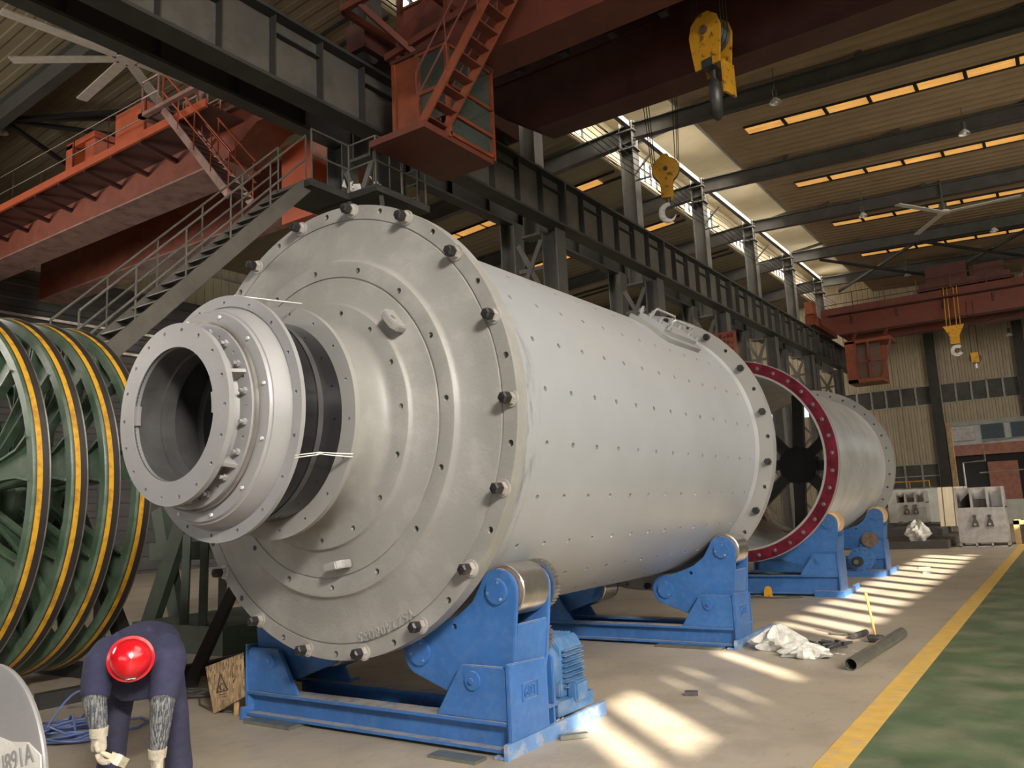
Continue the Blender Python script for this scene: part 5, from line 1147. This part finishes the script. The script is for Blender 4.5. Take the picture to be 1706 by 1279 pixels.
# ------------------------------------------------------------------ far floor: boxes, slabs, outside
def lug_box(x0, x1, y, z0, z1, label, m='box_steel'):
    t = empty('steel_box', ((x0+x1)/2, y, z0), label, 'steel box'); wdt = x1-x0; h = z1-z0; d = .8; zs = z0+h*.66; zb = z0+h*.07
    g = MB().box((x0, y, zs), (x0+.05, y+d, z1)).box((x1-.05, y, zs), (x1, y+d, z1)).box((x0, y+d-.04, zb), (x1, y+d, z1))
    for k in (1, 2): g.box((x0+wdt*k/3-.03, y, zs), (x0+wdt*k/3+.03, y+d, z1))
    g.box((x0, y, zb), (x0+.05, y+d, zs)).box((x1-.05, y, zb), (x1, y+d, zs))
    g.build('body', m, t); MB().box((x0, y-.01, zb), (x1, y+.03, zs)).build('front_plate', m, t)
    g = MB().box((x0, y, zs-.04), (x1, y+d, zs)).box((x0+wdt*.36, y+.2, zs), (x0+wdt*.64, y+.5, zs+h*.14)); g.add([(x0+.05, y+d*.1, zs), (x0+wdt/3, y+d*.9, zs), (x0+wdt/3, y+d*.9, z1-.05), (x0+.05, y+d*.1, zs+.1)], [(0, 1, 2, 3)]); g.build('inner_tray', 'box_dark', t)
    g = MB().box((x0, y-.02, z0), (x1, y+d, z0+.03)).box((x0, y-.02, zb), (x1, y+.0, zb+.03))
    for k in range(4): xx = x0+(wdt-.05)*k/3; g.box((xx, y-.02, z0), (xx+.05, y+d, zb+.02))
    g.build('base_frame', m, t)
    for k in (.36, .66):
        xc = x0+wdt*k; zc = z0+h*.42
        q = MB().prism([(xc-.10, zc-.14), (xc+.10, zc-.14), (xc+.085, zc-.02), (xc+.03, zc+.12), (xc-.01, zc+.12)], (0, y-.02, 0), (1, 0, 0), (0, 0, 1), .06).cyl((xc+.01, y-.09, zc+.15), (xc+.01, y-.02, zc+.15), .05, 10); q.build('lug', 'box_dark', t); MB().cyl((xc+.0, y-.10, zc-.07), (xc+.0, y-.02, zc-.07), .035, 10).build('lug_hole', m, t)
    return t
lug_box(-2.95, -1.72, 27.0, 0, 1.68, 'large bare steel box with two lugs on its front, at the right by the lane')
lug_box(-5.55, -4.55, 33.0, .52, 1.66, 'smaller bare steel box with two lugs, on dark slabs further back')
t = empty('steel_slab_stack', (-5, 31.5, 0), 'low stack of dark steel slabs on the floor left of the large steel box', 'slabs')
MB().box((-6.6, 32.4, 0), (-4.0, 34.6, .5)).build('slab', 'pallet_dark', t); MB().box((-6.2, 26.4, 0), (-3.2, 32.2, .22)).build('slab', 'pallet_dark', t); MB().box((-5.4, 29.6, .22), (-3.7, 32, .45)).build('slab', 'pallet_dark', t)
bag('cement_sack', (-3.95, 26.6, .48), .30, .25, .26, 'bag_white', 'crumpled white sack lying on the dark steel slabs', 'sack', 30)
t = tag(MB().add([(-3.9, 31.0, .45), (-3.05, 31.2, .45), (-3.05, 31.5, 1.75), (-3.9, 31.3, 1.75), (-3.9, 31.06, .45), (-3.05, 31.26, .45), (-3.05, 31.56, 1.75), (-3.9, 31.36, 1.75)], [(3, 2, 1, 0), (4, 5, 6, 7), (0, 1, 5, 4), (1, 2, 6, 5), (2, 3, 7, 6), (3, 0, 4, 7)]).build('cream_panel', 'wall_cream'), 'cream sheet panel standing behind the large steel box', 'panel')
t = tag(MB().box((-6.2, 35.2, 0), (-4.2, 36.4, 1.75)).build('grey_cabinet', 'pale_wall'), 'pale grey cabinet behind the smaller steel box', 'cabinet')
t = empty('wooden_crate', (-1.0, 28.2, 0), 'brown wooden crate beside the large steel box at the right edge', 'crate')
MB().box((-1.6, 28, 0), (-.2, 29, .62)).build('crate_body', 'pallet_dark', t); MB().box((-1.63, 27.96, 0), (-1.48, 29, .68)).box((-1.63, 27.96, .56), (-.2, 28, .68)).build('batten', 'timber', t)
t = tag(MB().box((-2.9, 44.6, 0), (1.5, 46, .95)).box((-2.9, 44.6, .95), (1.5, 46, 1.1)).build('machine_table', 'pale_wall'), 'pale machine table near the far door', 'table')
t = empty('railing_frame', (-3.6, 47.5, 0), 'thin bent pipe frame standing in front of the far doorway', 'frame')
MB().tube([(-4.6, 47.5, 0), (-4.6, 47.5, 3.0), (-3.6, 47.5, 3.05), (-3.6, 47.5, 4.0), (2, 47.5, 4.3), (2, 47.5, 0)], .05, 8).build('pipe_frame', 'box_steel', t); MB().tube([(-3.9, 47.4, 2.45), (-2.0, 47.4, 2.5)], .035, 8).build('cross_pipe', 'box_steel', t)
t = empty('dark_platform', (-7.2, 48, 0), 'dark steel platform with railing against the far wall left of the doorway', 'platform')
MB().box((-9.2, 47, .9), (-5.9, 49, 1.2)).box((-9.0, 47.2, 0), (-8.8, 48.8, .9)).box((-6.2, 47.2, 0), (-6.0, 48.8, .9)).build('deck', 'pallet_dark', t); rail(MB(), [(-9.0, 47.1, 1.2), (-6.2, 47.1, 1.2)], 1.0, .03, True, 1.0).build('railing', 'yellow_stripe', t)
# outside the far door
ob = empty('workshop_building', (0, 62, 0), 'neighbouring workshop with brick band and grey windows seen through the far doorway', 'building')
MB().box((-12, 62, 4.6), (14, 63, 8)).build('upper_wall', 'pale_wall', ob); MB().box((-12, 61.9, 3.9), (14, 63, 4.6)).build('brick_band', 'brick_red', ob); MB().box((-12, 62.6, 0), (14, 63, 3.9)).build('lower_wall', 'girder_dark', ob)
for k in range(7): MB().box((-6.4+1.7*k, 61.93, 4.9), (-5.1+1.7*k, 62, 6.1)).build('window', 'door_blue' if k % 3 else 'box_steel', ob)
MB().box((-4.6, 62.2, 0), (-2.9, 62.6, 3.4)).build('brick_pier', 'brick_red', ob); MB().box((-2.5, 62.3, .2), (2.6, 62.6, 3.6)).build('blue_door', 'door_blue', ob)
for k in (-1.4, -.3, .8): MB().box((k, 62.2, .3), (k+.12, 62.3, 3.5)).build('door_post', 'motor_blue', ob)
